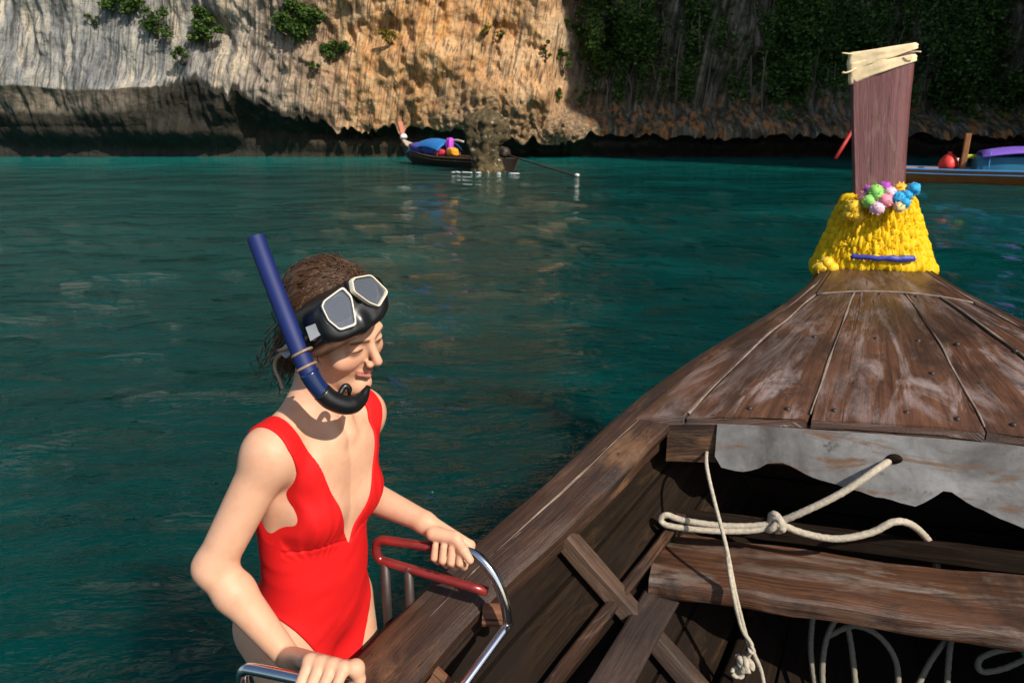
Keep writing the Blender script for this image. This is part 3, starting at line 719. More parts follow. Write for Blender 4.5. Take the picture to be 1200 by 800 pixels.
for k in range(16):                                      # nail heads
    xx, yy = [(-.5, -1.27), (-.4, -1.27), (-.28, -1.27), (-.1, -1.26), (.02, -1.27), (.15, -1.27), (.3, -1.27), (.46, -1.27), (-.12, -.84), (.0, -.84), (.11, -.84), (-.3, -.83), (.27, -.84), (-.05, -.43), (.07, -.43), (.0, -1.05)][k]
    a = np.linspace(0, 2*np.pi, 8, endpoint=False); zz = deck_z(xx, yy)
    loft('nail', np.array([[(xx+r*math.cos(t_), yy+r*math.sin(t_), zz+h) for t_ in a] for r, h in ((.008, -.01), (.008, .003), (.004, .006))]), M['darkmetal'], boat)
pb_ = lambda px, py: PPL(px, py, BO+BF*(YA-.02), BF)
# deck edge beam and the torn grey plate below it
xs = np.linspace(-.70, .70, 24)
loft('deck_beam', plank_pts(np.stack([xs, np.full(24, YA+.05), deck_z(xs*.97, YA)-.065], -1), (0, 1, 0), (0, 0, 1), .05, .07, .006, .003), M['innerwood'], boat, sharp=40)
xs = np.linspace(-.585, .80, 70)
zt = deck_z(xs*.85, YA)-.03
dr = lut(xs, [(-.585, .09), (-.575, .12), (-.5, .135), (-.44, .10), (-.40, .10), (-.33, .13), (-.2, .165), (-.06, .19), (.0, .14), (.02, .14), (.1, .185), (.2, .215), (.36, .21), (.5, .2), (.8, .2)])+.004*vnoise(xs*30, xs*0)
ypl = YA-.004+.006*np.sin(xs*7)
rows = [np.stack([xs, ypl+dy, zt-dr*f_], -1) for f_, dy in ((0, 0), (.5, -.006), (1, -.012), (1, -.018), (.5, -.012), (0, -.006))]
loft('torn_plate', np.transpose(np.array(rows), (1, 0, 2)), M['greyplate'], boat, sharp=60)
xh = np.linspace(-.72, .72, 20); loft('header_board', plank_pts(np.stack([xh, np.full(20, YA+.012), deck_z(xh*.93, YA)-.085], -1), (0, 1, 0), (0, 0, 1), .022, .12, .004, .004, 9), M['hullwood'], boat, sharp=40)
hp = tob(pb_(1048, 537)); a = np.linspace(0, 2*np.pi, 16, endpoint=False)
loft('hole_shade', np.array([[(hp[0]+r*1.5*math.cos(t_), YA-.0235+d, hp[2]+r*math.sin(t_)) for t_ in a] for r, d in ((.013, .004), (.013, -.001), (.002, -.0015))]), M['innerwood'], boat)  # dark disc laid on the plate, coloured as the shade inside a rope hole
# bulkhead boards in the dark behind
for k in range(6):
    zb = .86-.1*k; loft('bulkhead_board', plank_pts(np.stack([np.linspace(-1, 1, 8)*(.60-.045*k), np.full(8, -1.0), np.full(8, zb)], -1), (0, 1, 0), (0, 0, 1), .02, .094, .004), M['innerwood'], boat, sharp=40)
# thwart
xs = np.linspace(-.73, .76, 30)
loft('thwart', plank_pts(np.stack([xs, -1.43+.02*xs, .612+.006*vnoise(xs*3, xs*0)], -1), (.0, -1, 0), (0, 0, 1), .27+.012*vnoise(xs*6, xs*0+4), .055, .008, .004, 4), M['thwart'], boat, sharp=40)
loft('thwart_riser', plank_pts(np.stack([xs, -1.28+.0*xs, .67+0*xs], -1), (.0, -1, 0), (0, 0, 1), .03, .06, .006, .004, 5), M['innerwood'], boat, sharp=40)
# loose planks in the bilge
a_, b_ = tob(PZ(780, 690, .575)), tob(PZ(716, 803, .55))
beam('brace', a_, b_+(b_-a_)*.8, .092, .04, (.35, 0, 1), M['bracewood'], boat, c=.005)
bp = tob(PZ(581, 722, .735))
beam('block', bp+V3(-.03, 0, 0), bp+V3(.03, .012, 0), .035, .05, (0, .6, 1), M['redwood'], boat, n=3, wob=.001)
# stem post: broad tapering board leaning a little to port
def W2B(p): return tob(p)
pl, pr = W2B(PPL(1000, 236, BO, BF)), W2B(PPL(1060, 236, BO, BF)); tl, tp = W2B(PPL(996, 62, BO+BF*.10, BF)), W2B(PPL(1072, 50, BO+BF*.10, BF))
bl, br = V3(-.115, .02, 1.0), V3(.115, .02, 1.0)
rows = []
for t_ in np.linspace(0, 1, 22):
    if t_ < .35: l, r = bl+(pl-bl)*t_/.35, br+(pr-br)*t_/.35
    else:
        q = (t_-.35)/.65; l, r = pl+(tl-pl)*q, pr+(tp-pr)*q
    l, r = l.copy(), r.copy(); dy = .02*math.sin(t_*3)
    th = .06-.01*t_; c = .012
    l[1] += dy; r[1] += dy
    ax = nrm(r-l); bk = nrm(V3(.26, 1, 0)); L_ = np.linalg.norm(r-l)
    xs = [(c, 0), (L_*.33, -.002), (L_*.66, -.002), (L_-c, 0), (L_, c), (L_, th-c), (L_-c, th), (c, th), (0, th-c), (0, c)]
    rows.append([l+ax*u+bk*v for u, v in xs])
rows = np.array(rows); rows[:, :, 0] += .0025*vnoise(rows[:, :, 2]*9, rows[:, :, 0]*3)
loft('stem_post', rows, M['postwood'], boat, sharp=40)
POST = rows

# keep the sea out of the hull: drop the water faces inside the planking
def bail():
    o = bpy.data.objects['water']; me = o.data
    n = len(me.polygons); c = np.zeros(n*3, np.float32); me.polygons.foreach_get('center', c); c = c.reshape(-1, 3)
    d = c-BO; xb, yb = d@BS, d@BF
    wv = np.linspace(0, .98, 60); yt = np.linspace(-7.2, 0, 60); lim = []
    for y in yt:
        h = hull_pt(np.full(60, y), wv, 1, .013); k = np.where(h[:, 2] < 0)[0]
        lim.append(h[k[0], 0] if len(k) else -1)
    lim = np.interp(yb, yt, lim)
    kill = np.where((np.abs(xb) < lim) & (yb > -7.17) & (yb < 0))[0]
    import bmesh
    bm = bmesh.new(); bm.from_mesh(me); bm.faces.ensure_lookup_table()
    bmesh.ops.delete(bm, geom=[bm.faces[int(k)] for k in kill], context='FACES'); bm.to_mesh(me); bm.free()
bail()

# ================================================================== GARLAND, CLOTH, ROPES
def b2w(p): p = np.asarray(p, float); return BO+np.multiply.outer(p[..., 0], BS)+np.multiply.outer(p[..., 1], BF)+np.multiply.outer(p[..., 2], V3(0, 0, 1))
def post_sec(z):
    """left/right edge of the post (boat frame) at height z"""
    zz = POST[:, 0, 2]; return np.interp(z, zz, POST[:, 9, 0]), np.interp(z, zz, POST[:, 4, 0])
def build_garland():
    root = empty('garland', b2w(V3(0, .03, 1.24))); root.rotation_euler = (0, 0, BROT)
    o0 = V3(0, .03, 1.24)
    g = np.random.default_rng(3)
    for k in range(10):
        q = k/9; z = 1.262+.225*q
        xl, xr = post_sec(z); cx = (xl+xr)/2
        rx = np.interp(q, [0, .3, .7, 1], [.205, .175, .138, .112]); ry = rx*.62
        if k == 0: z += .0
        a = np.linspace(0, 2*np.pi, 240, endpoint=False)
        n_ = 14; rt = .036-.004*q
        V, F, U = [], [], []
        b = np.linspace(0, 2*np.pi, n_, endpoint=False)
        A, B = np.meshgrid(a, b, indexing='ij')
        ruff = 1+.20*vnoise(A*11+k*15.3, B*1.2, seed=k)+.30*vnoise(A*31+k*7.7, B*.5, seed=k+9)
        rr = rt*ruff
        droop = -.035*np.abs(np.cos(A))**2*(1-q)*(1.0)           # skirts hang lower at the sides
        X = cx-o0[0]+np.cos(A)*(rx+rr*np.cos(B)); Y = .03-o0[1]+np.sin(A)*(ry+rr*np.cos(B)); Z = z-o0[2]+rr*np.sin(B)*1.1+droop
        pts = np.stack([X, Y, Z], -1)
        i, j = np.meshgrid(np.arange(240), np.arange(n_), indexing='ij'); i2, j2 = (i+1) % 240, (j+1) % n_
        f = np.stack([i*n_+j, i2*n_+j, i2*n_+j2, i*n_+j2], -1).reshape(-1, 4)
        V = pts.reshape(-1, 3); faces = [tuple(t) for t in f]
        # frilly petals
        m = 600; aa = g.random(m)*2*np.pi; bb = g.random(m)*2*np.pi
        c = np.stack([cx-o0[0]+np.cos(aa)*(rx+rt*np.cos(bb)*1.05), .03-o0[1]+np.sin(aa)*(ry+rt*np.cos(bb)*1.05), z-o0[2]+rt*1.15*np.sin(bb)-.035*np.abs(np.cos(aa))**2*(1-q)], -1)
        pv, pf = leaf_quads(c, .007, k+40)
        faces += [tuple(t+len(V)) for t in pf]; V = np.vstack([V, pv])
        mesh_obj('frill', V, faces, M['yellow'], root, smooth=True)
    tag(root, 'bright yellow frilly garland wrapped in rings around the bow post foot', 'garland')
    rb = []
    a = np.linspace(-2.10, -1.04, 40)
    for z, rr in ((1.298, .0), (1.312, .004), (1.322, .002)): pass
    lo = np.stack([np.cos(a)*.240, .03+np.sin(a)*.176, 1.285+.003*vnoise(a*9, a*0)], -1); hi = np.stack([np.cos(a)*.232, .03+np.sin(a)*.172, 1.306+.003*vnoise(a*9, a*0+5)], -1)
    rows = np.stack([lo, hi, hi*V3(.98, .98, 1), lo*V3(.98, .98, 1)], 1)
    rows[[0, -1], :, 2] = rows[[0, -1], :, 2].mean()
    r = loft('ribbon', b2w(rows), M['blueribbon']); tag(r, 'narrow blue ribbon tied between the yellow garland rings', 'ribbon')
build_garland()
FC = {'green': (.28, .62, .12), 'pink': (.85, .25, .32), 'purple': (.42, .04, .42), 'palepink': (.85, .5, .6), 'orange': (.85, .42, .01), 'blue': (.01, .34, .62), 'cream': (.85, .6, .25), 'gold': (.85, .48, .005)}
for k_, v_ in FC.items(): M['fl_'+k_] = plain('flower_'+k_, v_, .65, var=.2, scale=50, sheen=.2)
def blossom(parent, px, py, dpx, col, dy, seed, n=45):
    o = BO-BF*dy; c = PPL(px, py, o, BF); r = dpx/2*np.linalg.norm(c-CAM)/FOC*1.08
    g = np.random.default_rng(seed)
    a = np.linspace(0, 2*np.pi, 14, endpoint=False); th = np.linspace(0.05, np.pi-.05, 9)
    T_, A = np.meshgrid(th, a, indexing='ij')
    rr = r*(.92+.07*np.sin(A*5+T_*3)+.08*vnoise(A*3+seed, T_*4))
    ball = loft_data(np.stack([np.sin(T_)*np.cos(A)*rr, np.sin(T_)*np.sin(A)*rr, np.cos(T_)*rr*.9], -1)+c)
    d = g.normal(size=(n, 3)); d /= np.linalg.norm(d, axis=1)[:, None]
    v, f = leaf_quads(c+d*r*.95, r*.17, seed)
    V = np.vstack([ball[0], v]); F = list(ball[1])+[tuple(q+len(ball[0])) for q in f]
    return mesh_obj('blossom', V, F, M['fl_'+col], parent, smooth=True)
fr = empty('flower_string', (0, 0, 0))
for i, (px, py, d, c, dy) in enumerate([(1026, 224, 15, 'green', .12), (1019, 236, 15, 'green', .14), (1030, 231, 13, 'green', .14), (1013, 231, 12, 'pink', .10), (1037, 219, 12, 'purple', .09), (1017, 222, 9, 'purple', .08),
        (1043, 226, 13, 'palepink', .11), (1037, 235, 15, 'pink', .15), (1028, 244, 15, 'palepink', .16), (1055, 222, 14, 'orange', .08), (1052, 232, 15, 'blue', .12), (1060, 238, 12, 'blue', .14), (1063, 229, 12, 'blue', .11), (1071, 221, 13, 'blue', .10), (1054, 243, 12, 'cream', .15)]):
    blossom(fr, px, py, d, c, dy, 200+i)
tag(fr, 'string of green, pink, purple and blue artificial blossoms above the yellow garland', 'flowers')
def rebase(root):
    b = np.mean([np.mean([v.co for v in c.data.vertices], axis=0) for c in root.children], axis=0)
    root.location = b
    for c in root.children: c.location = -Vector(b)
rebase(fr)
gp = empty('marigold_cluster', (0, 0, 0))
for i, (px, py, d) in enumerate([(1000, 243, 17), (995, 251, 13), (1004, 253, 15)]): blossom(gp, px, py, d, 'gold', .12, 300+i)
rebase(gp); tag(gp, 'orange yellow pompon cluster at the port side of the blossom string', 'flowers')
gp = empty('garland_end', (0, 0, 0))
for i, (px, py, d) in enumerate([(962, 313, 15), (969, 308, 15), (975, 314, 14)]): blossom(gp, px, py, d, 'gold', .10, 320+i)
rebase(gp); tag(gp, 'loose yellow garland end on the port rail', 'garland')

def cloth_band():
    root = empty('cloth_wrap', b2w(V3(0, 0, 2.0))); root.rotation_euler = (0, 0, BROT); o0 = V3(0, 0, 2.0)
    def band(name, v0, v1, grow, seed):
        # rings round the post between fractional heights
        n = 64; rows = []
        for q in np.linspace(0, 1, 9):
            t_ = v0+(v1-v0)*q; i = np.clip(t_*(len(POST)-1), 0, len(POST)-1.001); k = int(i); sec = POST[k]+(POST[k+1]-POST[k])*(i-k)
            c = sec.mean(0); per = np.vstack([sec, sec[:1]]); L = np.r_[0, np.cumsum(np.linalg.norm(np.diff(per, axis=0), axis=1))]
            s_ = np.linspace(0, L[-1], n, endpoint=False); ring = np.stack([np.interp(s_, L, per[:, d]) for d in range(3)], -1)
            dv = ring-c; dv[:, 2] = 0; dv /= np.linalg.norm(dv, axis=1)[:, None]
            fold = np.sin(q*math.pi)*.8+.25*np.sin(q*math.pi*4+np.sin(s_*9+seed)*.8)
            ring = ring+dv*(grow+.0035*fold+.003*vnoise(s_*30+seed, q*4+s_*0))[:, None]
            ring[:, 2] += (.014*(ring[:, 0]-c[0])/.11)*(1-q)*2+.004*vnoise(s_*14, s_*0+q*2+seed)
            rows.append(ring)
        return loft(name, np.array(rows)-o0, M['cream'], root)
    band('wrap', .895, .955, .006, 1); band('wrap', .945, 1.0, .007, 4)
    e = tob(PPL(993, 84, BO+BF*.08, BF))-o0
    tube('tie_end', [e+V3(.03, 0, .012), e+V3(.01, -.012, .0), e+V3(-.008, -.015, -.006), e+V3(-.022, -.012, -.004)], np.array([.004]*6+[.006, .002]), M['cream'], root, n=8, seg=6)
    e = tob(PPL(990, 64, BO+BF*.08, BF))-o0
    tube('tie_end', [e+V3(.03, 0, .0), e+V3(.008, -.012, .002), e+V3(-.012, -.012, .004)], .0035, M['cream'], root, n=8, seg=6)
    e = tob(PPL(1076, 61, BO+BF*.08, BF))-o0
    tube('tie_end', [e+V3(-.03, 0, .0), e+V3(-.005, -.01, .0), e+V3(.008, -.01, -.001)], .003, M['cream'], root, n=6, seg=6)
    tag(root, 'cream cloth strip wound twice around the top of the bow post', 'cloth')
cloth_band()

def pb(px, py, y):            # point seen at a pixel on the transverse plane y of the boat
    return PPL(px, py, BO+BF*y, BF)
def rope_thing(name, label, strands, knots=(), mat='rope', group=None):
    base = np.mean([s_[0][0] for s_ in strands], axis=0)
    root = empty(name, base)
    for pth, r in strands: tube('strand', [np.asarray(p)-base for p in pth], r, M[mat], root, n=max(24, len(pth)*9), seg=12, lobes=3, twist=260)
    for c, R_, seed in knots:
        g = np.random.default_rng(seed); parts = []
        for k in range(4):
            ax = nrm(g.normal(size=3)+V3(0, .0, 0)); u = nrm(np.cross(ax, g.normal(size=3))); v = np.cross(ax, u); off = g.normal(size=3)*R_*.25
            a = np.linspace(0, 2*np.pi*.97, 18); parts.append(tube_d(c-base+off+np.outer(np.cos(a), u)*R_+np.outer(np.sin(a), v)*R_*.75, R_*.48, None, 9, 3, 260))
        join_obj('knot', parts, M[mat], root)
    tag(root, label, 'rope', group); return root
YP = -1.36
k0 = pb(911, 612, YP-.05)
rope_thing('mooring_rope', 'pale rope knotted into a loop through the torn grey plate', [
    ([pb(1052, 533, YP+.10), pb(1030, 548, YP-.01), pb(985, 578, YP-.05), pb(940, 600, YP-.06), k0], .0095),
    ([k0, pb(940, 624, YP-.05), pb(980, 631, YP-.05), pb(1020, 624, YP-.04), pb(1045, 612, YP-.03), pb(1062, 612, YP-.01), pb(1078, 622, YP+.05), pb(1092, 640, YP+.11), pb(1098, 665, YP+.14)], .0095),
    ([k0, pb(880, 616, YP-.05), pb(840, 615, YP-.05), pb(800, 609, YP-.05), pb(780, 603, YP-.05), pb(775, 611, YP-.055), pb(790, 617, YP-.06), pb(840, 622, YP-.06), pb(885, 621, YP-.055), k0+V3(0, 0, -.004)], .0085)],
    [(k0, .021, 5)])
hk = pb(871, 779, -1.62)
rope_thing('hanging_rope', 'thin doubled cord hanging from the deck edge past the thwart to a bunched knot', [
    ([pb(829, 522, YP+.10), pb(828, 545, YP-.02), pb(838, 590, YP-.1), pb(851, 640, -1.55), pb(863, 700, -1.6), pb(876, 750, -1.61), pb(882, 765, -1.62)], .0052),
    ([pb(851, 640, -1.55), pb(858, 690, -1.6), pb(869, 735, -1.61), pb(881, 757, -1.62), hk], .0052),
    ([pb(882, 762, -1.62), pb(893, 790, -1.62), pb(897, 830, -1.63), pb(895, 880, -1.64)], .0052)],
    [(hk, .017, 8), (hk+V3(-.012, 0, -.025), .013, 9), (pb(881, 760, -1.62), .008, 10)])
G2 = 'ropes hanging in the dark below the thwart'
rope_thing('coiled_rope', 'dark rope looped several times under the thwart', [
    ([pb(953, 715, -1.3), pb(950, 760, -1.35), pb(956, 810, -1.4), pb(962, 850, -1.42)], .008),
    ([pb(985, 715, -1.3), pb(968, 750, -1.35), pb(964, 800, -1.4), pb(975, 850, -1.42)], .008),
    ([pb(990, 715, -1.3), pb(998, 760, -1.35), pb(1003, 810, -1.4), pb(1004, 850, -1.42)], .008),
    ([pb(970, 745, -1.33), pb(1000, 733, -1.33), pb(1030, 745, -1.34), pb(1050, 775, -1.36), pb(1053, 820, -1.4)], .008)], mat='darkrope', group=G2)
rope_thing('coiled_rope', 'pair of dark ropes hanging straight under the thwart beside the coil', [
    ([pb(1116, 740, -1.3), pb(1112, 770, -1.35), pb(1108, 830, -1.4)], .008), ([pb(1112, 745, -1.3), pb(1090, 775, -1.35), pb(1070, 815, -1.4)], .008)], mat='darkrope', group=G2)
rope_thing('coiled_rope', 'dark rope bent into a flat bight under the thwart end', [
    ([pb(1205, 758, -1.35), pb(1170, 762, -1.36), pb(1148, 772, -1.37), pb(1150, 786, -1.38), pb(1175, 783, -1.38), pb(1205, 770, -1.36)], .008)], mat='darkrope', group=G2)

# ================================================================== BOARDING LADDER
lad = empty('boarding_ladder', V3(-.9, 1.05, .9))
LB = V3(-.9, 1.05, .9); tag(lad, 'chrome and red boarding ladder hooked over the boat rail', 'ladder')
FH_O, FH_I = PZ(441, 631, .905), PZ(552, 648, .905)           # far hook, upper bar
FH_B = PZ(596, 731, .76)
dirn = nrm((FH_I-FH_O)*V3(1, 1, 0)); NH_O = PZ(283, 781, .905); NH_I = NH_O+dirn*np.linalg.norm(FH_I-FH_O)
def hook(O, I, B, name, bar='redpaint'):
    up = V3(0, 0, 1)
    Ld = O-up*.055+dirn*.002
    # chrome: from the hand down the bend into the boat
    mid = O+(I-O)*.62
    tube(name, np.array([p-LB for p in spline([mid, I, I+(B-I)*.42+up*.028+dirn*.012, I+(B-I)*.75+up*.014+dirn*.012, B], 30)]), .0115, M['chrome'], lad, seg=14)
    tube('upper_bar', [p-LB for p in spline([mid-dirn*.0, O+dirn*.03, O+dirn*.008-up*.004, O-up*.016, O-up*.040, O-up*.052+dirn*.008, O-up*.056+dirn*.03, I-up*.085+dirn*.035+(B-I)*.02], 44)], .0105, M[bar], lad, seg=14)
    return Ld
hook(FH_O, FH_I, FH_B, 'hook_bend')
NB = NH_I+(FH_B-FH_I); hook(NH_O, NH_I, NB, 'hook_bend', 'chrome')
low = PZ(543, 803, .70)
tube('inner_bar', [p-LB for p in [FH_B, low, low+(low-FH_B)*.8, NB]], .0105, M['chrome'], lad, n=24, seg=12)
for O in (FH_O, NH_O):
    for k, dx in enumerate((.018, .075)):
        a = O-V3(0, 0, .056)+dirn*dx
        tube('side_rail', [p-LB for p in (a, a-V3(0, 0, .5)-dirn*.0, a-V3(0, 0, 1.25)-dirn*.02)], .011, M['darkmetal'], lad, n=8, seg=10)
for z in (.48, .2, -.08, -.34):
    a, b = FH_O+dirn*.018, NH_O+dirn*.018; a, b = a.copy(), b.copy(); a[2] = b[2] = z
    tube('rung', [a-LB, b-LB], .013, M['darkmetal'], lad, n=4, seg=10)

# ================================================================== SIGNED-DISTANCE MODELLING
def ln(v): return np.sqrt((v*v).sum(-1))
def smin(a, b, k):
    h = np.clip(.5+.5*(b-a)/k, 0, 1); return b+(a-b)*h-k*h*(1-h)
def smax(a, b, k): return -smin(-a, -b, k)
def cone(p, a, b, r1, r2):
    a, b = np.asarray(a, float), np.asarray(b, float); ab = b-a
    t = np.clip(((p-a)@ab)/(ab@ab), 0, 1); return ln(p-a-t[:, None]*ab)-(r1+(r2-r1)*t)
def ell(p, c, r):
    q = p-np.asarray(c, float); r = np.asarray(r, float); k0 = ln(q/r); k1 = ln(q/(r*r)); return k0*(k0-1)/(k1+1e-9)
def axis_grid(segs):
    out = [np.arange(a, b, h) for a, b, h in segs]; return np.concatenate(out)
def surface_nets(f, xs, ys, zs, B=8, slack=1.5):
    """dense-array surface nets on a rectilinear grid; blocks far from the surface are skipped"""
    nx, ny, nz = len(xs), len(ys), len(zs)
    D = np.full((nx, ny, nz), 1.0, np.float32)
    bi = [np.arange(0, n, B) for n in (nx, ny, nz)]
    def cen(a, i): return np.array([(a[k]+a[min(k+B, len(a)-1)])/2 for k in i]), np.array([(a[min(k+B, len(a)-1)]-a[k])/2 for k in i])
    (cx, hx), (cy, hy), (cz, hz) = cen(xs, bi[0]), cen(ys, bi[1]), cen(zs, bi[2])
    C = np.stack(np.meshgrid(cx, cy, cz, indexing='ij'), -1).reshape(-1, 3)
    Hh = np.sqrt(hx[:, None, None]**2+hy[None, :, None]**2+hz[None, None, :]**2).reshape(-1)
    v = f(C); act = np.abs(v) < Hh*slack+.006
    sgn = np.where(v < 0, -1., 1.)
    I = np.stack(np.meshgrid(*bi, indexing='ij'), -1).reshape(-1, 3)
    for k in np.where(~act & (sgn < 0))[0]:
        a, b, c = I[k]; D[a:a+B, b:b+B, c:c+B] = -1
    idx = np.where(act)[0]
    for s0 in range(0, len(idx), 600):
        pts, sl = [], []
        for k in idx[s0:s0+600]:
            a, b, c = I[k]; X, Y, Z = np.meshgrid(xs[a:a+B], ys[b:b+B], zs[c:c+B], indexing='ij')
            pts.append(np.stack([X, Y, Z], -1).reshape(-1, 3)); sl.append((a, b, c, X.shape))
        vals = f(np.concatenate(pts)); o = 0
        for a, b, c, sh in sl:
            n = sh[0]*sh[1]*sh[2]; D[a:a+sh[0], b:b+sh[1], c:c+sh[2]] = vals[o:o+n].reshape(sh); o += n
    S = D < 0
    cnt = np.zeros((nx-1, ny-1, nz-1), np.int8)
    for dx in (0, 1):
        for dy in (0, 1):
            for dz in (0, 1): cnt += S[dx:nx-1+dx, dy:ny-1+dy, dz:nz-1+dz]
    cells = np.argwhere((cnt > 0) & (cnt < 8)); n = len(cells)
    idm = np.full((nx-1, ny-1, nz-1), -1, np.int32); idm[tuple(cells.T)] = np.arange(n)
    acc = np.zeros((n, 3)); w_ = np.zeros(n); ax = (xs, ys, zs)
    corners = [(a, b, c) for a in (0, 1) for b in (0, 1) for c in (0, 1)]
    for c0 in corners:
        for d in range(3):
            if c0[d]: continue
            c1 = list(c0); c1[d] = 1
            i0 = cells+c0; i1 = cells+c1
            v0 = D[tuple(i0.T)].astype(float); v1 = D[tuple(i1.T)].astype(float)
            m = (v0 < 0) != (v1 < 0); t = np.where(m, v0/(v0-v1+1e-12), 0)
            p0 = np.stack([ax[k][i0[:, k]] for k in range(3)], -1); p1 = np.stack([ax[k][i1[:, k]] for k in range(3)], -1)
            acc[m] += (p0+(p1-p0)*t[:, None])[m]; w_[m] += 1
    verts = acc/w_[:, None]
    quads = []
    for d in range(3):
        e1, e2 = (d+1) % 3, (d+2) % 3
        s0 = [slice(None)]*3; s1 = [slice(None)]*3; s0[d] = slice(0, -1); s1[d] = slice(1, None)
        ch = S[tuple(s0)] != S[tuple(s1)]
        E_ = np.argwhere(ch)
        ok = (E_[:, e1] > 0) & (E_[:, e2] > 0) & (E_[:, e1] < len(ax[e1])-1) & (E_[:, e2] < len(ax[e2])-1); E_ = E_[ok]
        q = []
        for o1, o2 in ((-1, -1), (0, -1), (0, 0), (-1, 0)):
            c = E_.copy(); c[:, e1] += o1; c[:, e2] += o2; q.append(idm[tuple(c.T)])
        q = np.stack(q, -1); fl = ~S[tuple(E_.T)]; q[fl] = q[fl][:, ::-1]
        quads.append(q)
    q = np.concatenate(quads); q = q[(q >= 0).all(1)]
    return verts, q
def groups_sdf(groups, k=.018, margin=.055):
    """groups: (lo, hi, fn). points outside a group's box skip it"""
    def f(p):
        d = np.full(len(p), .3)
        for lo, hi, fn, kk in groups:
            q = np.maximum(np.maximum(lo-p, p-hi), 0); dist = ln(q)
            m = dist < margin
            far = ~m; d[far] = np.minimum(d[far], dist[far]+.01)
            if m.any(): d[m] = smin(d[m], fn(p[m]), kk)
        return d
    return f

# ------------------------------------------------------------------ pose
SR, SL_ = P(318, 530, 1.44), P(425, 482, 1.675)
PEL = P(366, 708, 1.69)
ER, WR = P(250, 664, 1.45), P(338, 770, 1.46)
EL_, WL = P(404, 568, 1.80), P(496, 610, 1.695)
smid = (SR+SL_)/2
TZ = nrm(smid-PEL); TX = nrm((SR-SL_)-TZ*np.dot(SR-SL_, TZ)); TY = np.cross(TZ, TX)
TM = np.stack([TX, TY, TZ], 1); HT = np.linalg.norm(smid-PEL)
tl = lambda p: (p-PEL)@TM
# head
th_ = math.radians(60); fh = -HD*math.cos(th_)+RT*math.sin(th_)
FD = nrm(fh*math.cos(math.radians(15))-V3(0, 0, 1)*math.sin(math.radians(15)))
rgt = nrm(np.cross(FD, V3(0, 0, 1))); upv = np.cross(rgt, FD)
roll = math.radians(9); HZ = nrm(upv*math.cos(roll)+rgt*math.sin(roll)); HX = np.cross(FD, HZ)
HM = np.stack([HX, FD, HZ], 1)
HO = P(417, 410, 1.45)-HM@V3(.031, .083, -.002)
hl = lambda p: (p-HO)@HM
hw = lambda q: HO+np.asarray(q, float)@HM.T
NECK = smid+TZ*.035+TY*-.012

def sdf_torso(p):
    q = tl(p); s = q.copy(); s[:, 0] = np.abs(s[:, 0]); z0 = HT/.47
    d = ell(q, (0, -.012, .335*z0), (.130, .094, .17))
    d = smin(d, ell(q, (0, -.005, .19*z0), (.116, .083, .13)), .05)
    d = smin(d, ell(q, (0, .012, .09), (.115, .082, .12)), .05)
    d = smin(d, ell(q, (0, -.005, .0), (.145, .095, .10)), .05)
    d = smin(d, ell(s, (.07, -.062, -.03), (.075, .068, .08)), .03)
    d = smin(d, cone(s, (.03, -.02, .455*z0), (.135, -.012, .463*z0), .052, .036), .045)       # shoulder girdle
    d = smin(d, cone(s, (.028, -.02, .53*z0), (.13, -.015, .475*z0), .035, .03), .035)         # trapezius
    d = smin(d, ell(s, (.064, .056, .315*z0), (.054, .044, .056)), .038)                         # breasts
    d = smin(d, ell(s, (.05, .05, .42*z0), (.06, .03, .05)), .04)
    col_ = cone(s, (.012, .058, .468*z0), (.13, .012, .495*z0), .008, .008); d = smin(d, col_, .014)  # collar bones
    return d
HIPR, HIPL = PEL+TM@V3(.082, .0, -.035), PEL+TM@V3(-.082, .0, -.035)
RUNG = .5*(FH_O+NH_O)+dirn*.018
KNR = V3(*(HIPR[:2]*.6+RUNG[:2]*.4), .36)+TX*.02+TY*.06; KNL = V3(*(HIPL[:2]*.6+RUNG[:2]*.4), .36)-TX*.02+TY*.06
ANR = V3(*(RUNG[:2]-dirn[:2]*.05), .0)+TX*.07-TY*.02; ANL = V3(*(RUNG[:2]-dirn[:2]*.05), .0)-TX*.07-TY*.02
def sdf_legs(p):
    d = None
    for h, k, a in ((HIPR, KNR, ANR), (HIPL, KNL, ANL)):
        e = smin(cone(p, h, k, .084, .054), cone(p, k, a, .05, .034), .03)
        e = smin(e, cone(p, a+V3(0, 0, -.03)-TY*.02, a+V3(0, 0, -.045)+TY*.13, .032, .022), .02)
        d = e if d is None else np.minimum(d, e)
    return d
def arm(sh, el, wr, p):
    d = cone(p, sh, el, .044, .036)
    d = smin(d, ell(p-sh, (0, 0, -.010), (.044, .044, .046)), .03)
    m = el+(wr-el)*.28
    d = smin(d, cone(p, el, m, .0345, .0375), .02); d = smin(d, cone(p, m, wr, .0375, .0235), .015)
    return d
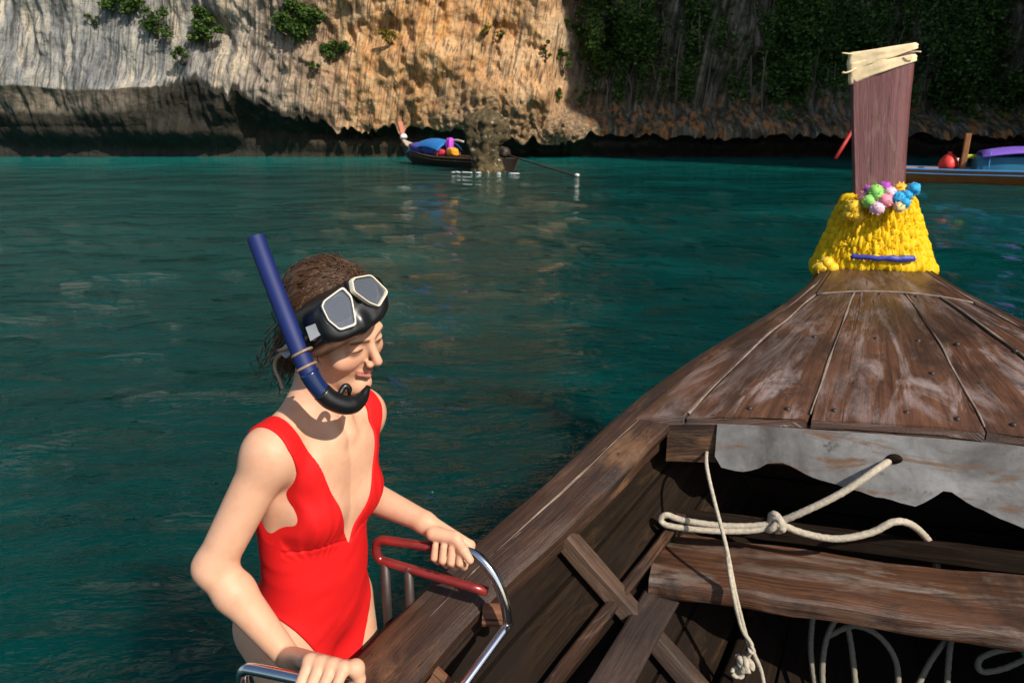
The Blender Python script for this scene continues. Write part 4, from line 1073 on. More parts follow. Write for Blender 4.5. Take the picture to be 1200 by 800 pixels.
def grip(Hc, a, nb, ns, wr, sgn, p, thumb):
    offs = np.array([-.031, -.0105, .0095, .029])*sgn
    rad = [.0085, .0096, .0100, .0094]; ln_ = [.88, .98, 1.02, .96]
    d = np.full(len(p), 1.); mc = []
    for o, r, l in zip(offs, rad, ln_):
        M0 = Hc+a*o*1.05+nb*.029-ns*.016; P1 = Hc+a*o+nb*.014+ns*.031*l; P2 = Hc+a*o*.98-nb*.019+ns*.024*l; P3 = Hc+a*o*.95-nb*.027-ns*.004
        f = np.minimum(cone(p, M0, P1, r*1.12, r), np.minimum(cone(p, P1, P2, r, r*.96), cone(p, P2, P3, r*.95, r*.85)))
        d = np.minimum(d, f) if o != offs[0] else f; mc.append(M0)
    palm = None
    for M0, k in zip(mc, range(4)):
        c = cone(p, wr+a*offs[k]*.35, M0, .018, .0125); palm = c if palm is None else smin(palm, c, .012)
    d = smin(d, palm, .006)
    T0, T1, T2, T3 = thumb
    t = smin(cone(p, T0, T1, .017, .0145), smin(cone(p, T1, T2, .0125, .0108), cone(p, T2, T3, .0108, .009), .004), .008)
    return smin(d, t, .007)
HcL = FH_O+(FH_I-FH_O)*.80
cL = nrm((CAM-HcL)-dirn*np.dot(CAM-HcL, dirn)); uL = np.cross(dirn, cL); uL *= np.sign(uL[2])
thL = (WL+(HcL-WL)*.45+cL*.018+uL*.0, HcL+dirn*.012+uL*.026+cL*.026, HcL+dirn*.036+uL*.004+cL*.031, HcL+dirn*.052-uL*.014+cL*.026)
HcR = PZ(374, 810, .905); HcR = NH_O+dirn*np.dot(HcR-NH_O, dirn)
nbR = nrm(V3(0, 0, 1)+(CAM-HcR)*.25); nbR = nrm(nbR-dirn*np.dot(nbR, dirn)); nsR = np.cross(dirn, nbR); nsR *= -np.sign(np.dot(nsR, BF))
thR = (WR+(HcR-WR)*.5+dirn*.012, HcR+dirn*.045+nbR*.016-nsR*.03, HcR+dirn*.05-nbR*.004-nsR*.026, HcR+dirn*.05-nbR*.022-nsR*.012)
WR2 = WR+(HcR+nbR*.03-WR)*.18
def sdf_handL(p): return grip(HcL, dirn, -cL, -uL, WL+(HcL-WL)*.12, 1, p, thL)
def sdf_handR(p): return grip(HcR, dirn, nbR, nsR, WR2, -1, p, thR)

def sdf_head(p):
    q = hl(p); s = q.copy(); s[:, 0] = np.abs(s[:, 0])
    d = ell(q, (0, -.014, .040), (.0735, .094, .084))
    d = smin(d, ell(q, (0, .030, -.022), (.0595, .063, .078)), .028)
    d = smin(d, cone(s, (.049, .004, -.060), (.012, .068, -.103), .016, .0165), .024)
    d = smin(d, ell(q, (0, .073, -.100), (.017, .016, .014)), .016)
    d = smin(d, ell(s, (.043, .059, -.032), (.023, .022, .02)), .018)          # cheek
    d = smin(d, cone(s, (.010, .088, .016), (.040, .078, .018), .006, .006), .018)
    d = smax(d, -ell(s, (.030, .1045, -.002), (.0145, .0145, .0090)), .016)        # eye sockets
    d = smin(d, ell(s, (.0305, .0785, -.003), (.0140, .0118, .0100)), .009)      # lids over the eyeball
    d = smax(d, -cone(s, (.0200, .0920, -.0050), (.0405, .0875, -.0045), .0020, .0014), .0015)  # slit
    nb_ = cone(q, (0, .088, .008), (0, .1120, -.029), .0072, .0092)
    d = smin(d, nb_, .010)
    d = smin(d, ell(s, (.0105, .1005, -.0365), (.0075, .009, .0068)), .006)
    d = smax(d, -ell(s, (.0055, .104, -.0435), (.0032, .005, .003)), .003)
    d = smin(d, cone(s, (.0, .0935, -.0605), (.023, .082, -.0570), .0052, .0028), .005)   # upper lip
    d = smin(d, cone(s, (.0, .0915, -.0705), (.020, .0825, -.0645), .0060, .0032), .005)  # lower lip
    d = smax(d, -cone(s, (.0, .0985, -.0655), (.0255, .0845, -.0590), .0012, .0012), .002)
    d = smax(d, -cone(s, (.018, .091, -.040), (.030, .0815, -.058), .0018, .0015), .012)   # smile fold
    ear = ell(s, (.074, -.012, -.008), (.009, .018, .030)); d = smin(d, ear, .008)
    d = smax(d, -ell(s, (.083, -.008, -.006), (.007, .010, .018)), .006)
    return d
def sdf_neck(p):
    a = hw((0, -.028, -.060)); d = cone(p, a, NECK, .049, .053)
    s1 = hw((.055, -.02, -.045)); c0 = smid+TY*.055+TZ*.01
    d = smin(d, cone(p, s1, c0+TX*.015, .012, .009), .02); d = smin(d, cone(p, hw((-.055, -.02, -.045)), c0-TX*.015, .012, .009), .02)
    return d
def bb(*pts, r=.1): a = np.array(pts); return a.min(0)-r, a.max(0)+r
TORSO_G = [(*bb(PEL, smid+TZ*.06, SR, SL_, r=.155), sdf_torso, .02), (*bb(HIPR, HIPL, KNR, KNL, ANR, ANL, ANR+TY*.13, r=.1), sdf_legs, .03)]
BODY_G = TORSO_G+[(*bb(hw((0, -.03, -.06)), NECK, r=.08), sdf_neck, .03),
    (*bb(SR, ER, WR, r=.05), lambda p: arm(SR, ER, WR, p), .028), (*bb(SL_, EL_, WL, r=.05), lambda p: arm(SL_, EL_, WL, p), .028),
    (*bb(WL, HcL, r=.075), sdf_handL, .012), (*bb(WR, HcR, r=.075), sdf_handR, .012),
    (*bb(HO, HO+V3(0, 0, .01), r=.135), sdf_head, .022)]
body_sdf = groups_sdf(BODY_G)
torso_sdf = groups_sdf(TORSO_G)
allp = np.array([SR, SL_, PEL, ER, WR, EL_, WL, HO, HcL, HcR, ANR, ANL, KNR, HIPR])
lo, hi = allp.min(0)-.2, allp.max(0)+.2
zhead = HO[2]-.16
zs = axis_grid([(-.12, .56, .008), (.56, .80, .005), (.80, 1.0, .0026), (1.0, zhead, .005), (zhead, HO[2]+.16, .0021)])
gx = axis_grid([(lo[0], HO[0]-.16, .004), (HO[0]-.16, hi[0], .0026)])
gy = axis_grid([(lo[1], hi[1], .0026)])
bv, bq = surface_nets(body_sdf, gx, gy, zs)

sk = NT('skin'); co = sk.coord('Object')
n1 = sk.noise(co, 9, 3); n2 = sk.noise(co, 160, 3)
at = lambda nm: sk.n('ShaderNodeAttribute', attribute_name=nm).outputs['Fac']
c = sk.mix(n1, (.64, .345, .21), (.72, .42, .275))
n3 = sk.noise(co, 34, 5, .65)
c = sk.mix(sk.math('MULTIPLY', sk.ramp(n3, [(.45, 0), (.7, 1)]), .35), c, (.58, .25, .14))
c = sk.mix(sk.math('MULTIPLY', at('blush'), .45), c, (.66, .24, .17))
c = sk.mix(sk.math('MULTIPLY', at('lip'), .75), c, (.55, .16, .13))
c = sk.mix(sk.math('MULTIPLY', at('brow'), .85), c, (.07, .035, .02))
M['skin'] = sk.set(Base_Color=c, Roughness=.54, Specular_IOR_Level=.35, Normal=sk.bump(n2, .15, .002), Subsurface_Weight=.2, Subsurface_Radius=(.02, .007, .004), Subsurface_Scale=.35)
person = mesh_obj('person', bv, bq, M['skin'])
tag(person, 'woman in red swimsuit with mask and snorkel climbing the ladder beside the boat', 'person')
q = hl(bv); s = q.copy(); s[:, 0] = np.abs(s[:, 0])
near = ln(q) < .2
lipd = np.minimum(cone(s, (.0, .0935, -.0605), (.023, .082, -.0575), .0052, .0028), cone(s, (.0, .0915, -.0705), (.020, .0825, -.0650), .0060, .0032))
browd = cone(s, (.012, .098, .0135), (.046, .083, .0165), .0038, .0020)
lash = cone(s, (.0195, .0920, -.0048), (.0430, .0868, -.0038), .0032, .0022)
blu = np.minimum(ln(s-V3(.042, .075, -.035))-.012, ln(q-V3(0, .112, -.034))-.006)
for nm, arr in (('lip', sstep(.0022, .0, lipd)), ('brow', np.maximum(sstep(.002, -.0005, browd), sstep(.0020, 0, lash))), ('blush', sstep(.016, -.004, blu))):
    a_ = person.data.attributes.new(nm, 'FLOAT', 'POINT'); a_.data.foreach_set('value', (arr*near).astype(np.float32))

# ------------------------------------------------------------------ swimsuit
def suit_region(p):
    """positive inside the cloth"""
    q = tl(p); s = np.abs(q[:, 0]); y = q[:, 1]; z = q[:, 2]/(HT/.47); xs_ = q[:, 0]
    neck = np.interp(z, [.0, .205, .30, .40, .50, .6], [-.3, -.004, .036, .072, .100, .106])
    neckb = np.interp(z, [.0, .18, .28, .40, .50, .6], [-.3, -.01, .05, .08, .10, .106])
    nk = np.where(y > -.01, neck, neckb)
    armh = np.interp(z, [.0, .150, .185, .25, .35, .44, .50, .6], [.4, .21, .155, .128, .118, .124, .142, .146])
    leg = np.interp(s, [0, .034, .05, .085, .118, .15, .2], [-.2, -.135, -.098, -.032, .04, .10, .13])
    legb = np.interp(s, [0, .02, .06, .10, .14, .2], [-.2, -.12, -.075, -.03, .03, .10])
    lg = np.where(y > 0, leg, legb)
    r = np.minimum(np.minimum(s-nk, armh-s), (z-lg)*.8)
    return r
def suit_sdf(p):
    q = tl(p); zr = q[:, 2]/(HT/.47); s = np.abs(q[:, 0])
    d = torso_sdf(p); hi_ = zr > .33
    if hi_.any():
        pa = p[hi_]; ua = np.minimum(arm(SR, ER, WR, pa), arm(SL_, EL_, WL, pa)); d[hi_] = smin(d[hi_], ua+.03*sstep(.36, .33, zr[hi_]), .028)
    bust = sstep(.20, .24, zr)*sstep(.42, .36, zr)*(q[:, 1] > .02)
    ang = np.arctan2(s-.075, zr-.16)
    pleat = .0012*np.sin(ang*38)*bust*sstep(.03, .06, s)
    seam = -.0025*np.exp(-((zr-.222-.02*np.cos((s-.07)*22))/.004)**2)*(q[:, 1] > .02)
    wr_ = .0012*vnoise(q[:, 0]*16, q[:, 2]*38+q[:, 0]*20, q[:, 1]*12)*sstep(.26, .18, zr)
    return smax(d-.0042-pleat-seam-wr_, -suit_region(p), .003)
lo2, hi2 = bb(PEL, smid, SR, SL_, r=.17)
lo2[2] = PEL[2]-.17; hi2[2] = smid[2]+.1
sv, sq = surface_nets(suit_sdf, np.arange(lo2[0], hi2[0], .0026), np.arange(lo2[1], hi2[1], .0026), np.arange(lo2[2], hi2[2], .0026))
ft = NT('red_swimsuit'); co = ft.coord('Object'); nz = ft.noise(co, 700, 2); nz2 = ft.noise(co, 14, 3)
M['suit'] = ft.set(Base_Color=ft.mix(nz2, (.62, .007, .009), (.70, .013, .012)), Roughness=.7, Specular_IOR_Level=.2, Normal=ft.bump(nz, .15, .001))
mesh_obj('swimsuit', sv, sq, M['suit'], person)

# ------------------------------------------------------------------ hair
def hair_sdf(p):
    q = hl(p); s = np.abs(q[:, 0])
    d = ell(q, (0, -.020, .046), (.0815, .100, .089))
    d = smin(d, ell(q, (0, -.075, -.03), (.055, .042, .065)), .04)
    d = smin(d, ell(q, (.02, -.085, -.085), (.042, .028, .045)), .03)
    d = smin(d, ell(q, (.056, -.035, -.035), (.022, .032, .05)), .02)
    line = q[:, 1]-np.interp(q[:, 2], [-.14, -.06, -.02, .02, .06, .10, .14], [-.03, -.02, -.004, .032, .058, .062, .06])
    st = .0022*vnoise(q[:, 0]*90+q[:, 2]*25, q[:, 2]*14+q[:, 1]*22, q[:, 1]*60)+.002*vnoise(q[:, 0]*200, q[:, 2]*30+q[:, 1]*40, q[:, 1]*90)
    return smax(d+st, line, .006)
lo3, hi3 = bb(HO, r=.165)
hv, hq = surface_nets(hair_sdf, np.arange(lo3[0], hi3[0], .0025), np.arange(lo3[1], hi3[1], .0025), np.arange(lo3[2], hi3[2], .0025))
g = np.random.default_rng(12); parts = []
for k in range(800):
    th0 = g.uniform(-1.35, 1.35); up0 = g.uniform(.0, 1)
    st = V3(math.sin(th0)*.080, .052-.07*up0, .045+math.cos(th0)*.090*(.75+.25*g.random()))
    ed = V3(g.normal()*.03+.012, -.085+g.normal()*.018, -.06+g.normal()*.035)
    pts = []; pu = 1.005+.035*g.random()
    for t_ in np.linspace(0, 1, 8):
        v = st+(ed-st)*t_; c0 = V3(0, -.02, .046); dv = (v-c0)/V3(.0815, .100, .089); l = np.linalg.norm(dv)
        push = max(l, pu) if t_ < .8 else l
        pts.append(c0+dv/l*push*V3(.0815, .100, .089))
    if k % 3 == 0:
        e = pts[-1]; gx_ = g.normal()*.012; pts += [e+V3(gx_*.5, -.005, -.014), e+V3(gx_, -.008+g.normal()*.006, -.028-.014*g.random())]
    parts.append(tube_d(hw(np.array(pts)), .0006+.0006*g.random(), 14, 4))
for k in range(40):                                       # wispy ends at the nape and by the ear
    b = V3(g.normal()*.04+.015, -.075-.03*g.random(), -.03-.05*g.random()) if k < 32 else V3(.068+.008*g.random(), .012+.02*g.random(), .02)
    d1 = V3(g.normal()*.02, -.02*g.random() if k < 32 else .006, -.04)
    parts.append(tube_d(hw(np.array([b, b+d1*.6+g.normal(size=3)*.003, b+d1*1.1+g.normal(size=3)*.005, b+d1*1.5+g.normal(size=3)*.007])), np.linspace(.0016, .0005, 10), 10, 4))
v_, f_, u_ = merge(parts)
HV = np.vstack([hv, v_]); HF = [tuple(x) for x in hq]+[tuple(i+len(hv) for i in x) for x in f_]
ht = NT('hair'); co = ht.coord('Object'); isl = ht.n('ShaderNodeNewGeometry').outputs['Random Per Island']
nh = ht.noise(co, 60, 4)
cc = ht.mix(nh, (.028, .012, .006), (.075, .036, .016)); cc = ht.mix(ht.math('MULTIPLY', isl, .35), cc, (.17, .085, .035))
M['hair'] = ht.set(Base_Color=cc, Roughness=.42, Normal=ht.bump(nh, .4, .003))
mesh_obj('hair', HV, HF, M['hair'], person)
eg = []
for sx in (-1, 1):
    a = np.linspace(0, 2*np.pi, 20, endpoint=False); t_ = np.linspace(.02, np.pi-.02, 12); T_, A_ = np.meshgrid(t_, a, indexing='ij')
    e = np.stack([np.sin(T_)*np.cos(A_), np.cos(T_), np.sin(T_)*np.sin(A_)], -1)*.0098+V3(sx*.0305, .0772, -.004)
    o = loft('eyeball', hw(e), plain('eye', (.16, .1, .07), .15, var=.3, scale=90), person)

# ================================================================== DIVING MASK
mk = empty('diving_mask', hw((0, .1, .06))); MK0 = np.array(mk.location)
tag(mk, 'black diving mask with cream framed lenses pushed up on her forehead', 'mask')
MN = nrm(V3(.30, .72, .60)); MXv = nrm(V3(1, -.42, -.13)-MN*np.dot(V3(1, -.42, -.13), MN)); MU = np.cross(MXv, MN)    # head-local mask axes
MC = V3(.044, .070, .086)
MM = np.stack([MXv, MN, MU], 1)
ml = lambda p: (hl(p)-MC)@MM
def m2w(q): return hw(np.asarray(q, float)@MM.T+MC)
RL = [(376, 359), (379, 352), (401.5, 335.5), (412.5, 347), (418.5, 381), (398.5, 388), (384, 376)]
LL = [(410.5, 329), (414, 325), (434, 321.5), (455, 342), (444, 360.5), (432, 356), (413, 342)]
def lens_plane(sx):
    o = m2w((sx*.034, .050, 0)); n = nrm(HM@(MM@nrm(V3(sx*.22, 1, 0)))); return o, n
polys = {}
for sx, pl_ in ((1, RL), (-1, LL)):
    o, n = lens_plane(sx); polys[sx] = (np.array([PPL(x, y, o, n) for x, y in pl_]), n)
def skirt_sdf(p):
    q = ml(p); x = q[:, 0]; s = np.abs(x); y = q[:, 1]; z = q[:, 2]
    # rounded housing, narrower at the front, nose pocket below the middle
    tw = np.interp(y, [-.09, -.03, .02, .05], [.082, .079, .073, .064]); hh = np.interp(y, [-.09, -.02, .05], [.058, .052, .043])
    d = (((s/tw)**3.2+(np.abs(z+.003+.20*x)/hh)**3.2)**(1/3.2)-1)*.05
    cap = smax(y-.044+.06*np.maximum(s-.03, 0), -(y+.095), .004)
    d = smax(d, cap, .012)
    d = smin(d, ell(q, (0, .026, -.030), (.014, .022, .022)), .012)
    for sx in (1, -1):                                    # lens wells
        P_, n_ = polys[sx]; c_ = ml(P_).mean(0)
        well = smax(np.abs(x-c_[0])-.021, np.abs(z-c_[2])-.019, .01); d = smax(d, -smax(well, -(y+.06), .004), .003)
    hd = ell(hl(p), (0, -.016, .042), (.078, .097, .0865))
    return smax(d, -(hd-.001), .003)
lo4, hi4 = bb(m2w((0, 0, 0)), r=.14)
mv, mq = surface_nets(skirt_sdf, np.arange(lo4[0], hi4[0], .0021), np.arange(lo4[1], hi4[1], .0021), np.arange(lo4[2], hi4[2], .0021))
mesh_obj('skirt', mv-MK0, mq, M['black'], mk)
for sx in (1, -1):
    P_, n_ = polys[sx]; c_ = P_.mean(0); ring = []
    k = len(P_)
    # rounded polygon
    rp = []
    for i in range(k):
        a, b, d = P_[i-1], P_[i], P_[(i+1) % k]
        for t_ in (0, .5, 1):
            u = b+(a-b)*.16; v = b+(d-b)*.16; rp.append((1-t_)**2*u+2*t_*(1-t_)*b+t_*t_*v)
    rp = np.array(rp); inn_ = rp+(c_-rp)*.125
    tow = n_*np.sign(np.dot(n_, CAM-c_))
    sec = [rp-tow*.006, rp+tow*.002, rp+tow*.004+(inn_-rp)*.25, inn_+tow*.004+(rp-inn_)*.2, inn_+tow*.001, inn_-tow*.006]
    S_ = np.stack(sec, 1); S_ = np.concatenate([S_, S_[:1]])
    fo = loft('lens_frame', S_-MK0, M['frame'], mk, caps=False, sharp=40)
    pane = [inn_-tow*.001, inn_-tow*.0035]
    loft('lens', np.array(pane)-MK0, M['lens'], fo, smooth=False)
    base = rp-tow*.006
    loft('lens_rim', np.stack([rp*1.0-tow*.006, rp+(rp-c_)*.02-tow*.02, inn_-tow*.02, inn_-tow*.006], 1)[np.r_[0:len(rp), 0]]-MK0, M['black'], mk, caps=False)
# buckle and strap around the head
bkc = P(369, 390, 1.347)
bq_ = [P(358, 383, 1.352), P(372, 377.5, 1.346), P(381, 390, 1.344), P(364, 400, 1.350)]
bt = nrm(np.cross(np.array(bq_[1])-bq_[0], np.array(bq_[3])-bq_[0])); bt *= np.sign(np.dot(bt, CAM-bkc))
loft('buckle', np.array([[p-bt*.030, p+(bkc-p)*.06+bt*.002] for p in bq_]).transpose(1, 0, 2)-MK0, M['buckle'], mk, smooth=False)
a = np.linspace(1.15, 2*np.pi-1.15, 40)
def strap_ring(h, tilt, g_=.0):
    z = h+tilt*(np.cos(a)); rr = np.sqrt(np.clip(1-((z-.046)/.089)**2, .2, 1))
    return np.stack([np.sin(a)*(.0835+g_)*rr*1.02, -.02+np.cos(a)*(.102+g_)*rr*1.02, z], -1)
up_, dn_ = strap_ring(.036, .022), strap_ring(.020, .022)
loft('strap', np.stack([hw(up_), hw(dn_), hw(dn_*V3(1.03, 1.03, 1)), hw(up_*V3(1.03, 1.03, 1))], 1)-MK0, M['strap'], mk, sharp=40)

# ================================================================== SNORKEL
sn = empty('snorkel', P(395, 470, 1.40)); SN0 = np.array(sn.location)
tag(sn, 'blue snorkel tube with black curved mouthpiece strapped beside her head', 'snorkel')
up_path = spline([P(300, 279, 1.40), P(316, 322, 1.388), P(336, 374, 1.375), P(356, 424, 1.368), P(364, 440, 1.368)], 26)
tp = tube_pts(up_path, .0165, 20)
inner = tube_pts(up_path[:4], .0130, 20)[::-1]
tube_o = loft('tube', np.concatenate([inner, tp[:1]*.5+tp[:1]*.5, tp])-SN0, M['blue'], sn, caps=True, sharp=50)
lower = spline([P(362, 436, 1.368), P(371, 451, 1.372), P(384, 466, 1.380), P(400, 473.5, 1.392), P(414, 472, 1.405), P(423, 466, 1.415)], 26)
loft('lower_tube', tube_pts(lower, np.interp(np.linspace(0, 1, 26), [0, .3, .6, .85, 1], [.0178, .0172, .0165, .0145, .009]), 18)-SN0, M['darkblue'], sn)
cov = spline([P(377, 459, 1.372), P(388, 468.5, 1.380), P(402, 474, 1.391), P(414, 473, 1.403), P(424, 466, 1.414), P(429, 458, 1.42), P(431.5, 452.5, 1.425)], 30)
loft('mouthpiece', tube_pts(cov, np.interp(np.linspace(0, 1, 30), [0, .15, .5, .75, .9, 1], [.0178, .0185, .0178, .0095, .006, .0045]), 18)-SN0, M['black'], sn)
tube('bite_tab', [P(398, 462, 1.39)-SN0, P(401, 456, 1.393)-SN0, P(405, 452, 1.396)-SN0, P(409, 455, 1.40)-SN0, P(409, 462, 1.405)-SN0], np.array([.0055]*10+[.004, .003]), M['black'], sn, n=12)
for (px, py, t_) in ((354, 413, .0), (359, 430, 1.)):
    c = P(px, py, 1.37); T_ = nrm(up_path[-1]-up_path[-6]); u = nrm(np.cross(T_, CAM-c)); v = np.cross(T_, u); a = np.linspace(0, 2*np.pi, 30)
    tube('clip_ring', c+np.outer(np.cos(a), u)*.0185+np.outer(np.sin(a), v)*.0185-SN0, .0026, M['strap'], sn, seg=8)
tube('keeper_strap', [P(p[0], p[1], p[2])-SN0 for p in ((366, 391, 1.392), (352, 401, 1.372), (338, 408, 1.392), (326, 411, 1.425))], .0036, M['strap'], sn, n=18)
kb = [P(325, 412, 1.43), P(336, 402, 1.405), P(346, 410, 1.385), P(335, 420, 1.41)]; kc = np.mean(kb, axis=0); kt = nrm(CAM-kc)
loft('keeper', np.array([[p-kt*.01, p+kt*.004] for p in kb]).transpose(1, 0, 2)-SN0, M['buckle'], sn, smooth=False)
tube('keeper_strap', [P(p[0], p[1], p[2])-SN0 for p in ((330, 414, 1.42), (323, 421, 1.435), (322, 432, 1.44), (328, 446, 1.44), (331, 456, 1.44))], .003, M['strap'], sn, n=18)

# ================================================================== FAR BOATS
def far_boat(name, bow, stern, B, rise, mats, label, post_h=1.0, post_lean=.25):
    L = np.linalg.norm((bow-stern)[:2]); fw = nrm((bow-stern)*V3(1, 1, 0)); ang = math.atan2(-fw[0], fw[1])
    root = empty(name, stern); root.rotation_euler = (0, 0, ang); tag(root, label, 'boat')
    y = np.linspace(0, L, 40); u = y/L
    hbm = B*np.interp(u, [0, .15, .5, .75, .9, 1], [.62, .82, 1, .82, .45, .07]); zg = .42+.12*np.clip(.3-u, 0, 1)+rise*np.clip((u-.5)/.5, 0, 1)**2
    zk = -.25+(rise+.1)*np.clip((u-.75)/.25, 0, 1)**2
    W_ = np.linspace(0, 1, 7)
    def shell(inset):
        out = []
        for i in range(len(y)):
            b = max(hbm[i]-inset, .02); xx = b*(1-W_)**.6; zz = zg[i]+(zk[i]+inset-zg[i])*W_
            out.append(np.concatenate([np.stack([-xx, 0*xx+y[i], zz], -1), np.stack([xx[::-1], 0*xx+y[i], zz[::-1]], -1)[1:]]))
        return np.array(out)
    o_, i_ = shell(0), shell(.04)
    sec = np.concatenate([o_, i_[:, ::-1]], 1)
    loft('hull', sec, mats['hull'], root, sharp=50)
    for sd in (-1, 1):
        e = np.stack([sd*hbm, y, zg], -1); loft('rail', plank_pts(e, (1, 0, 0), (0, 0, 1), .07, .06, .012), mats['rail'], root, sharp=40)
        e2 = e+V3(sd*.012, 0, -.13)*1.0; e2[:, 0] = sd*hbm*.985+sd*.01; loft('rub_strip', plank_pts(e2, (1, 0, 0), (0, 0, 1), .03, .035, .006), mats['rail'], root, sharp=40)
    k = np.where(u > .70)[0]; xs = np.linspace(-1, 1, 5)
    rows = []
    for i in k:
        t_ = np.stack([xs*hbm[i]*.97, 0*xs+y[i], zg[i]+.02+.06*(1-xs**2)], -1); b_ = t_[::-1].copy(); b_[:, 2] -= .04; rows.append(np.vstack([t_, b_]))
    loft('foredeck', np.array(rows), mats['deck'], root, sharp=50)
    for q in (.2, .35, .5, .62): 
        b = np.interp(q*L, y, hbm)*.9; loft('thwart', plank_pts(np.stack([np.linspace(-b, b, 4), np.full(4, q*L), np.full(4, .32)], -1), (0, 1, 0), (0, 0, 1), .2, .04, .006), mats['deck'], root, sharp=40)
    p0 = V3(0, L-.12, zg[-1]-.1); p1 = p0+V3(0, post_lean, post_h)
    loft('stem_post', plank_pts(spline([p0, (p0+p1)/2+V3(0, -.03, 0), p1], 8), (1, 0, 0), (0, 1, -.2), np.linspace(.2, .26, 8), .09, .01), mats['post'], root, sharp=40)
    return root, L, lambda x, yy, z: stern+V3(math.cos(ang), math.sin(ang), 0)*x+fw*yy+V3(0, 0, z), p0, p1, ang
def bundle(name, c, size, mat, label, cat, seed, group=None, ang=0):
    """soft lumpy sack or cushion"""
    a = np.linspace(0, 2*np.pi, 20, endpoint=False); t = np.linspace(.05, np.pi-.05, 12); T_, A = np.meshgrid(t, a, indexing='ij')
    ct, stt = np.cos(T_), np.sin(T_); se = lambda v, e: np.sign(v)*np.abs(v)**e
    r = 1+.18*vnoise(A*1.5+seed, T_*2.2, seed=seed)+.07*vnoise(A*5, T_*5+seed)
    pts = np.stack([se(stt, .6)*se(np.cos(A), .6)*size[0]*r, se(stt, .6)*se(np.sin(A), .6)*size[1]*r, se(ct, .7)*size[2]*r], -1)
    o = loft(name, pts, mat); o.location = c; o.rotation_euler = (0, 0, ang); return tag(o, label, cat, group)
BA = dict(hull=plain('far_hull_dark', (.035, .022, .014), .6, var=.3, scale=3), rail=plain('far_rail', (.16, .08, .04), .6), deck=plain('far_deck', (.5, .42, .33), .7, scale=3), post=plain('far_post', (.45, .13, .08), .6, scale=4))
bowA, stA = PZ(473, 190, 0), PZ(597, 201, 0)
rA, LA, wA, pa0, pa1, angA = far_boat('longtail_boat', bowA, stA, .72, .62, BA, 'dark longtail boat with low blue canopy moored under the orange cliff', .95, .38)
# blue canopy: curved tarp on four props
cb = plain('blue_tarp', (.012, .17, .48), .55, var=.15, scale=4); yc0, yc1 = LA*.50, LA*.84
rows = []
for q in np.linspace(0, 1, 14):
    yy = yc0+(yc1-yc0)*q; xs = np.linspace(-.62, .62, 11); zt = 1.02+.22*math.sin(math.pi*min(1, q*1.05))*.8+.06*(1-q)*0-.18*q**3
    t_ = np.stack([xs, 0*xs+yy, zt-.34*np.abs(xs/.62)**2.4], -1); b_ = t_[::-1].copy(); b_[:, 2] -= .025; rows.append(np.vstack([t_, b_]))
loft('canopy', np.array(rows), cb, rA)
for yy in (yc0+.15, yc1-.5):
    for x in (-.58, .58): tube('canopy_prop', [(x, yy, .35), (x, yy, .78)], .02, BA['rail'], rA, n=4, seg=6)
tube('canopy_pole', [(0, yc0+.2, 1.08), (.05, yc0-.5, 1.12), (.08, yc0-1.0, 1.06)], .045, plain('pale_pole', (.5, .46, .4), .7), rA, n=8, seg=8)
tube('tail_shaft', [(.1, .3, .62), (.15, -1.6, .35), (.2, -4.0, .03)], .035, M['darkmetal'], rA, n=12, seg=8)
bundle('engine', wA(.05, .5, .72), (.22, .3, .2), M['darkmetal'], 'small dark engine on the stern of the blue canopied boat', 'engine', 3, ang=angA)
fl = bundle('float', wA(.2, -4.0, .06), (.07, .1, .05), plain('white_float', (.75, .72, .68), .6), 'small white float at the end of the long tail shaft', 'float', 4)
wr = tube('cloth_wrap', [wA(0, LA-.13, pa0[2]+.18), wA(0, LA-.06, pa0[2]+.34)], np.array([.17, .18, .165, .15]), plain('white_cloth', (.75, .73, .72), .8), n=4, seg=12)
tag(wr, 'white cloth tied round the foot of the red far bow post', 'cloth')
G3 = 'bundles in the blue canopied boat'
MP = dict(purple=plain('purple_cloth', (.08, .06, .3), .7, var=.4, scale=9), red=plain('red_cloth', (.6, .03, .06), .7), mag=plain('magenta_cloth', (.5, .06, .55), .6), org=plain('orange_vest', (.85, .33, .02), .6), blu=plain('navy_cloth', (.03, .05, .25), .7, var=.3), redb=plain('red_bag', (.7, .045, .035), .5), tarp=plain('purple_tarp', (.20, .10, .52), .55, var=.15, scale=3), teal=plain('teal_paint', (.02, .16, .28), .5, var=.2, scale=3))
bundle('bundle', wA(-.3, LA*.76, .72), (.34, .6, .24), MP['purple'], 'crumpled purple bundle under the front of the blue canopy', 'bundle', 11, G3, angA)
bundle('bundle', wA(-.25, LA*.62, .66), (.36, .6, .24), MP['blu'], 'crumpled navy bundle under the back of the blue canopy', 'bundle', 12, G3, angA)
bundle('life_vest', wA(-.35, LA*.83, .74), (.14, .2, .12), MP['org'], 'small orange vest near the pale foredeck of the far boat', 'vest', 13, G3, angA)
bundle('bundle', wA(-.3, LA*.54, .60), (.22, .42, .16), MP['red'], 'red cloth bundle behind the blue canopy', 'bundle', 14, G3, angA)
bundle('bundle', wA(-.15, LA*.475, .84), (.16, .18, .34), MP['mag'], 'upright magenta bundle beside the orange vest at the stern', 'bundle', 15, G3, angA)
bundle('life_vest', wA(-.3, LA*.42, .64), (.2, .3, .17), MP['org'], 'orange life vest heaped at the stern of the far boat', 'vest', 16, G3, angA)

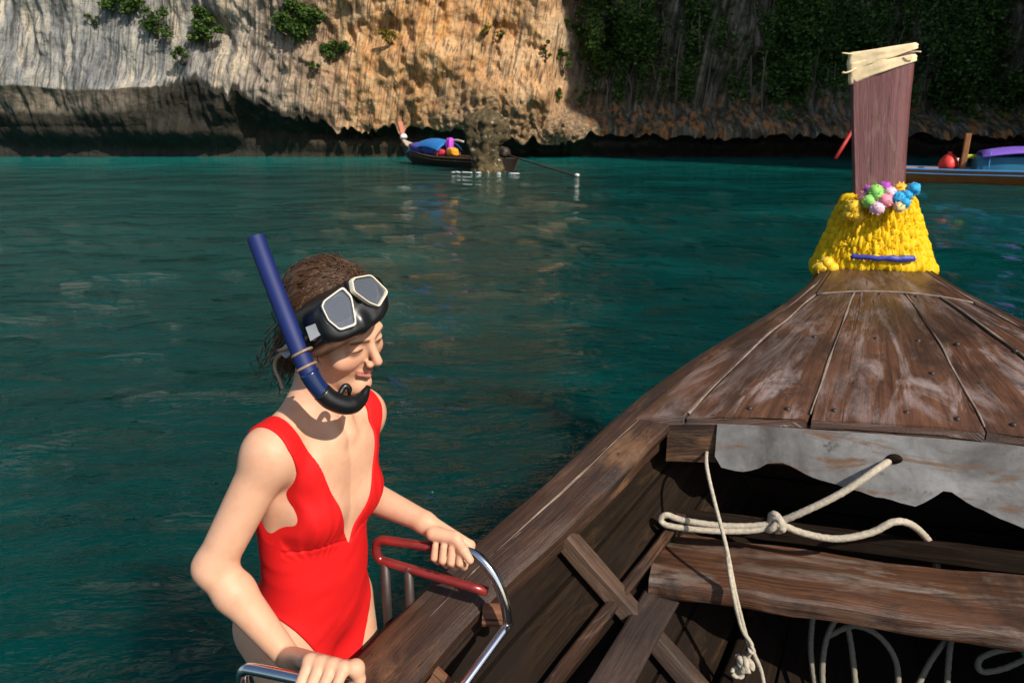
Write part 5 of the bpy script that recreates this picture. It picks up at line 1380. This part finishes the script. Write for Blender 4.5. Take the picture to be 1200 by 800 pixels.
BB = dict(hull=plain('varnished_hull', (.45, .16, .045), .4, var=.3, scale=2, coat=.3), rail=plain('blue_rail', (.06, .2, .42), .45, var=.2, scale=3), deck=plain('far_deck_b', (.2, .1, .05), .6), post=plain('far_post_b', (.3, .12, .05), .6))
stB = PZ(1003, 211, 0); dB = nrm(PZ(1240, 217, 0)-stB); bowB = stB+dB*9.5
rB, LB_, wB, pb0, pb1, angB = far_boat('longtail_boat', bowB, stB, .85, .75, BB, 'orange brown varnished longtail boat with blue rail and purple canopy', 1.1, .4)
def onB(px, z, x=0.):
    """metres from the stern of boat B for a photo column"""
    best = min(np.linspace(0, LB_, 300), key=lambda yy: abs(600+FOC*np.dot(wB(x, yy, z)-CAM, RT)/np.dot(wB(x, yy, z)-CAM, nrm(ray(600, 400))) - px)); return best
rows = []
y0, y1 = onB(1148, 1.), onB(1262, 1.)
for q in np.linspace(0, 1, 10):
    xs = np.linspace(-.78, .78, 9); t_ = np.stack([xs, 0*xs+y0+(y1-y0)*q, .98+.16*math.sin(math.pi*q*.9+.15)-.16*(xs/.78)**2+.015*vnoise(xs*4+q*7, xs*0)], -1)
    b_ = t_[::-1].copy(); b_[:, 2] -= .05; rows.append(np.vstack([t_, b_]))
loft('canopy', np.array(rows), MP['tarp'], rB)
for yy in (y0+.2, y1-.2):
    for x in (-.7, .7): tube('canopy_prop', [(x, yy, .35), (x, yy, .98)], .022, BB['rail'], rB, n=4, seg=6)
rows = []
yb0, yb1 = onB(1143, .7), onB(1230, .7)
for q in (0, .03, .97, 1):
    g_ = .03 if q in (0, 1) else 0; yy = yb0+(yb1-yb0)*q
    rows.append([(x, yy, z) for x, z in ((-.6+g_, .3), (-.6+g_, .82-g_), (-.5, .86-g_), (.5, .86-g_), (.6-g_, .82-g_), (.6-g_, .3))])
loft('cabin', np.array(rows), MP['teal'], rB, sharp=40)
ypole = onB(1131, 1.)
beam('mast', (0, ypole, .2), (.02, ypole+.02, 1.52), .2, .16, (0, 1, 0), plain('mast_wood', (.3, .12, .04), .6, var=.3, scale=6), rB, c=.02)
def locB(p): d = p-stB; return V3(d@V3(math.cos(angB), math.sin(angB), 0), d@V3(-math.sin(angB), math.cos(angB), 0), d[2])
dpB = np.dot(stB-CAM, nrm(ray(600, 400)))
tube('tail_shaft', [locB(P(1012, 132, dpB)), locB(P(979, 186, dpB))], .06, plain('red_shaft', (.5, .03, .03), .5), rB, n=4, seg=8)
tube('shaft_bracket', [locB(P(1008, 140, dpB)), (0, .25, .45)], .05, M['darkmetal'], rB, n=4, seg=8)
a = np.linspace(0, 2*np.pi, 16, endpoint=False); rr = [(.26, 0), (.29, .1), (.25, .25), (.14, .4), (.05, .46), (.08, .52)]
rbg = loft('bag', np.array([[(r*math.cos(t_)*(1+.12*math.sin(3*t_)), r*math.sin(t_)*(1+.1*math.cos(4*t_)), z+.02*math.sin(5*t_)) for t_ in a] for r, z in rr]), MP['redb'])
rbg.location = wB(-.2, onB(1113, .6), .42); tag(rbg, 'bright red tied bag on the varnished boat beside its mast', 'bag')
gs = tube('stick', [wB(-.3, onB(1123, .7), .4), wB(-.3, onB(1124, .7), .75)], .03, plain('white_stick', (.7, .7, .65), .6), n=4, seg=8); tag(gs, 'short white stick upright between the red bag and the mast', 'stick')
ys_ = bundle('flag', wB(-.3, onB(1140, .7), .8), (.05, .28, .06), plain('yellow_green_cloth', (.5, .6, .05), .7), 'yellow green cloth strip by the mast of the varnished boat', 'cloth', 21, None, angB)
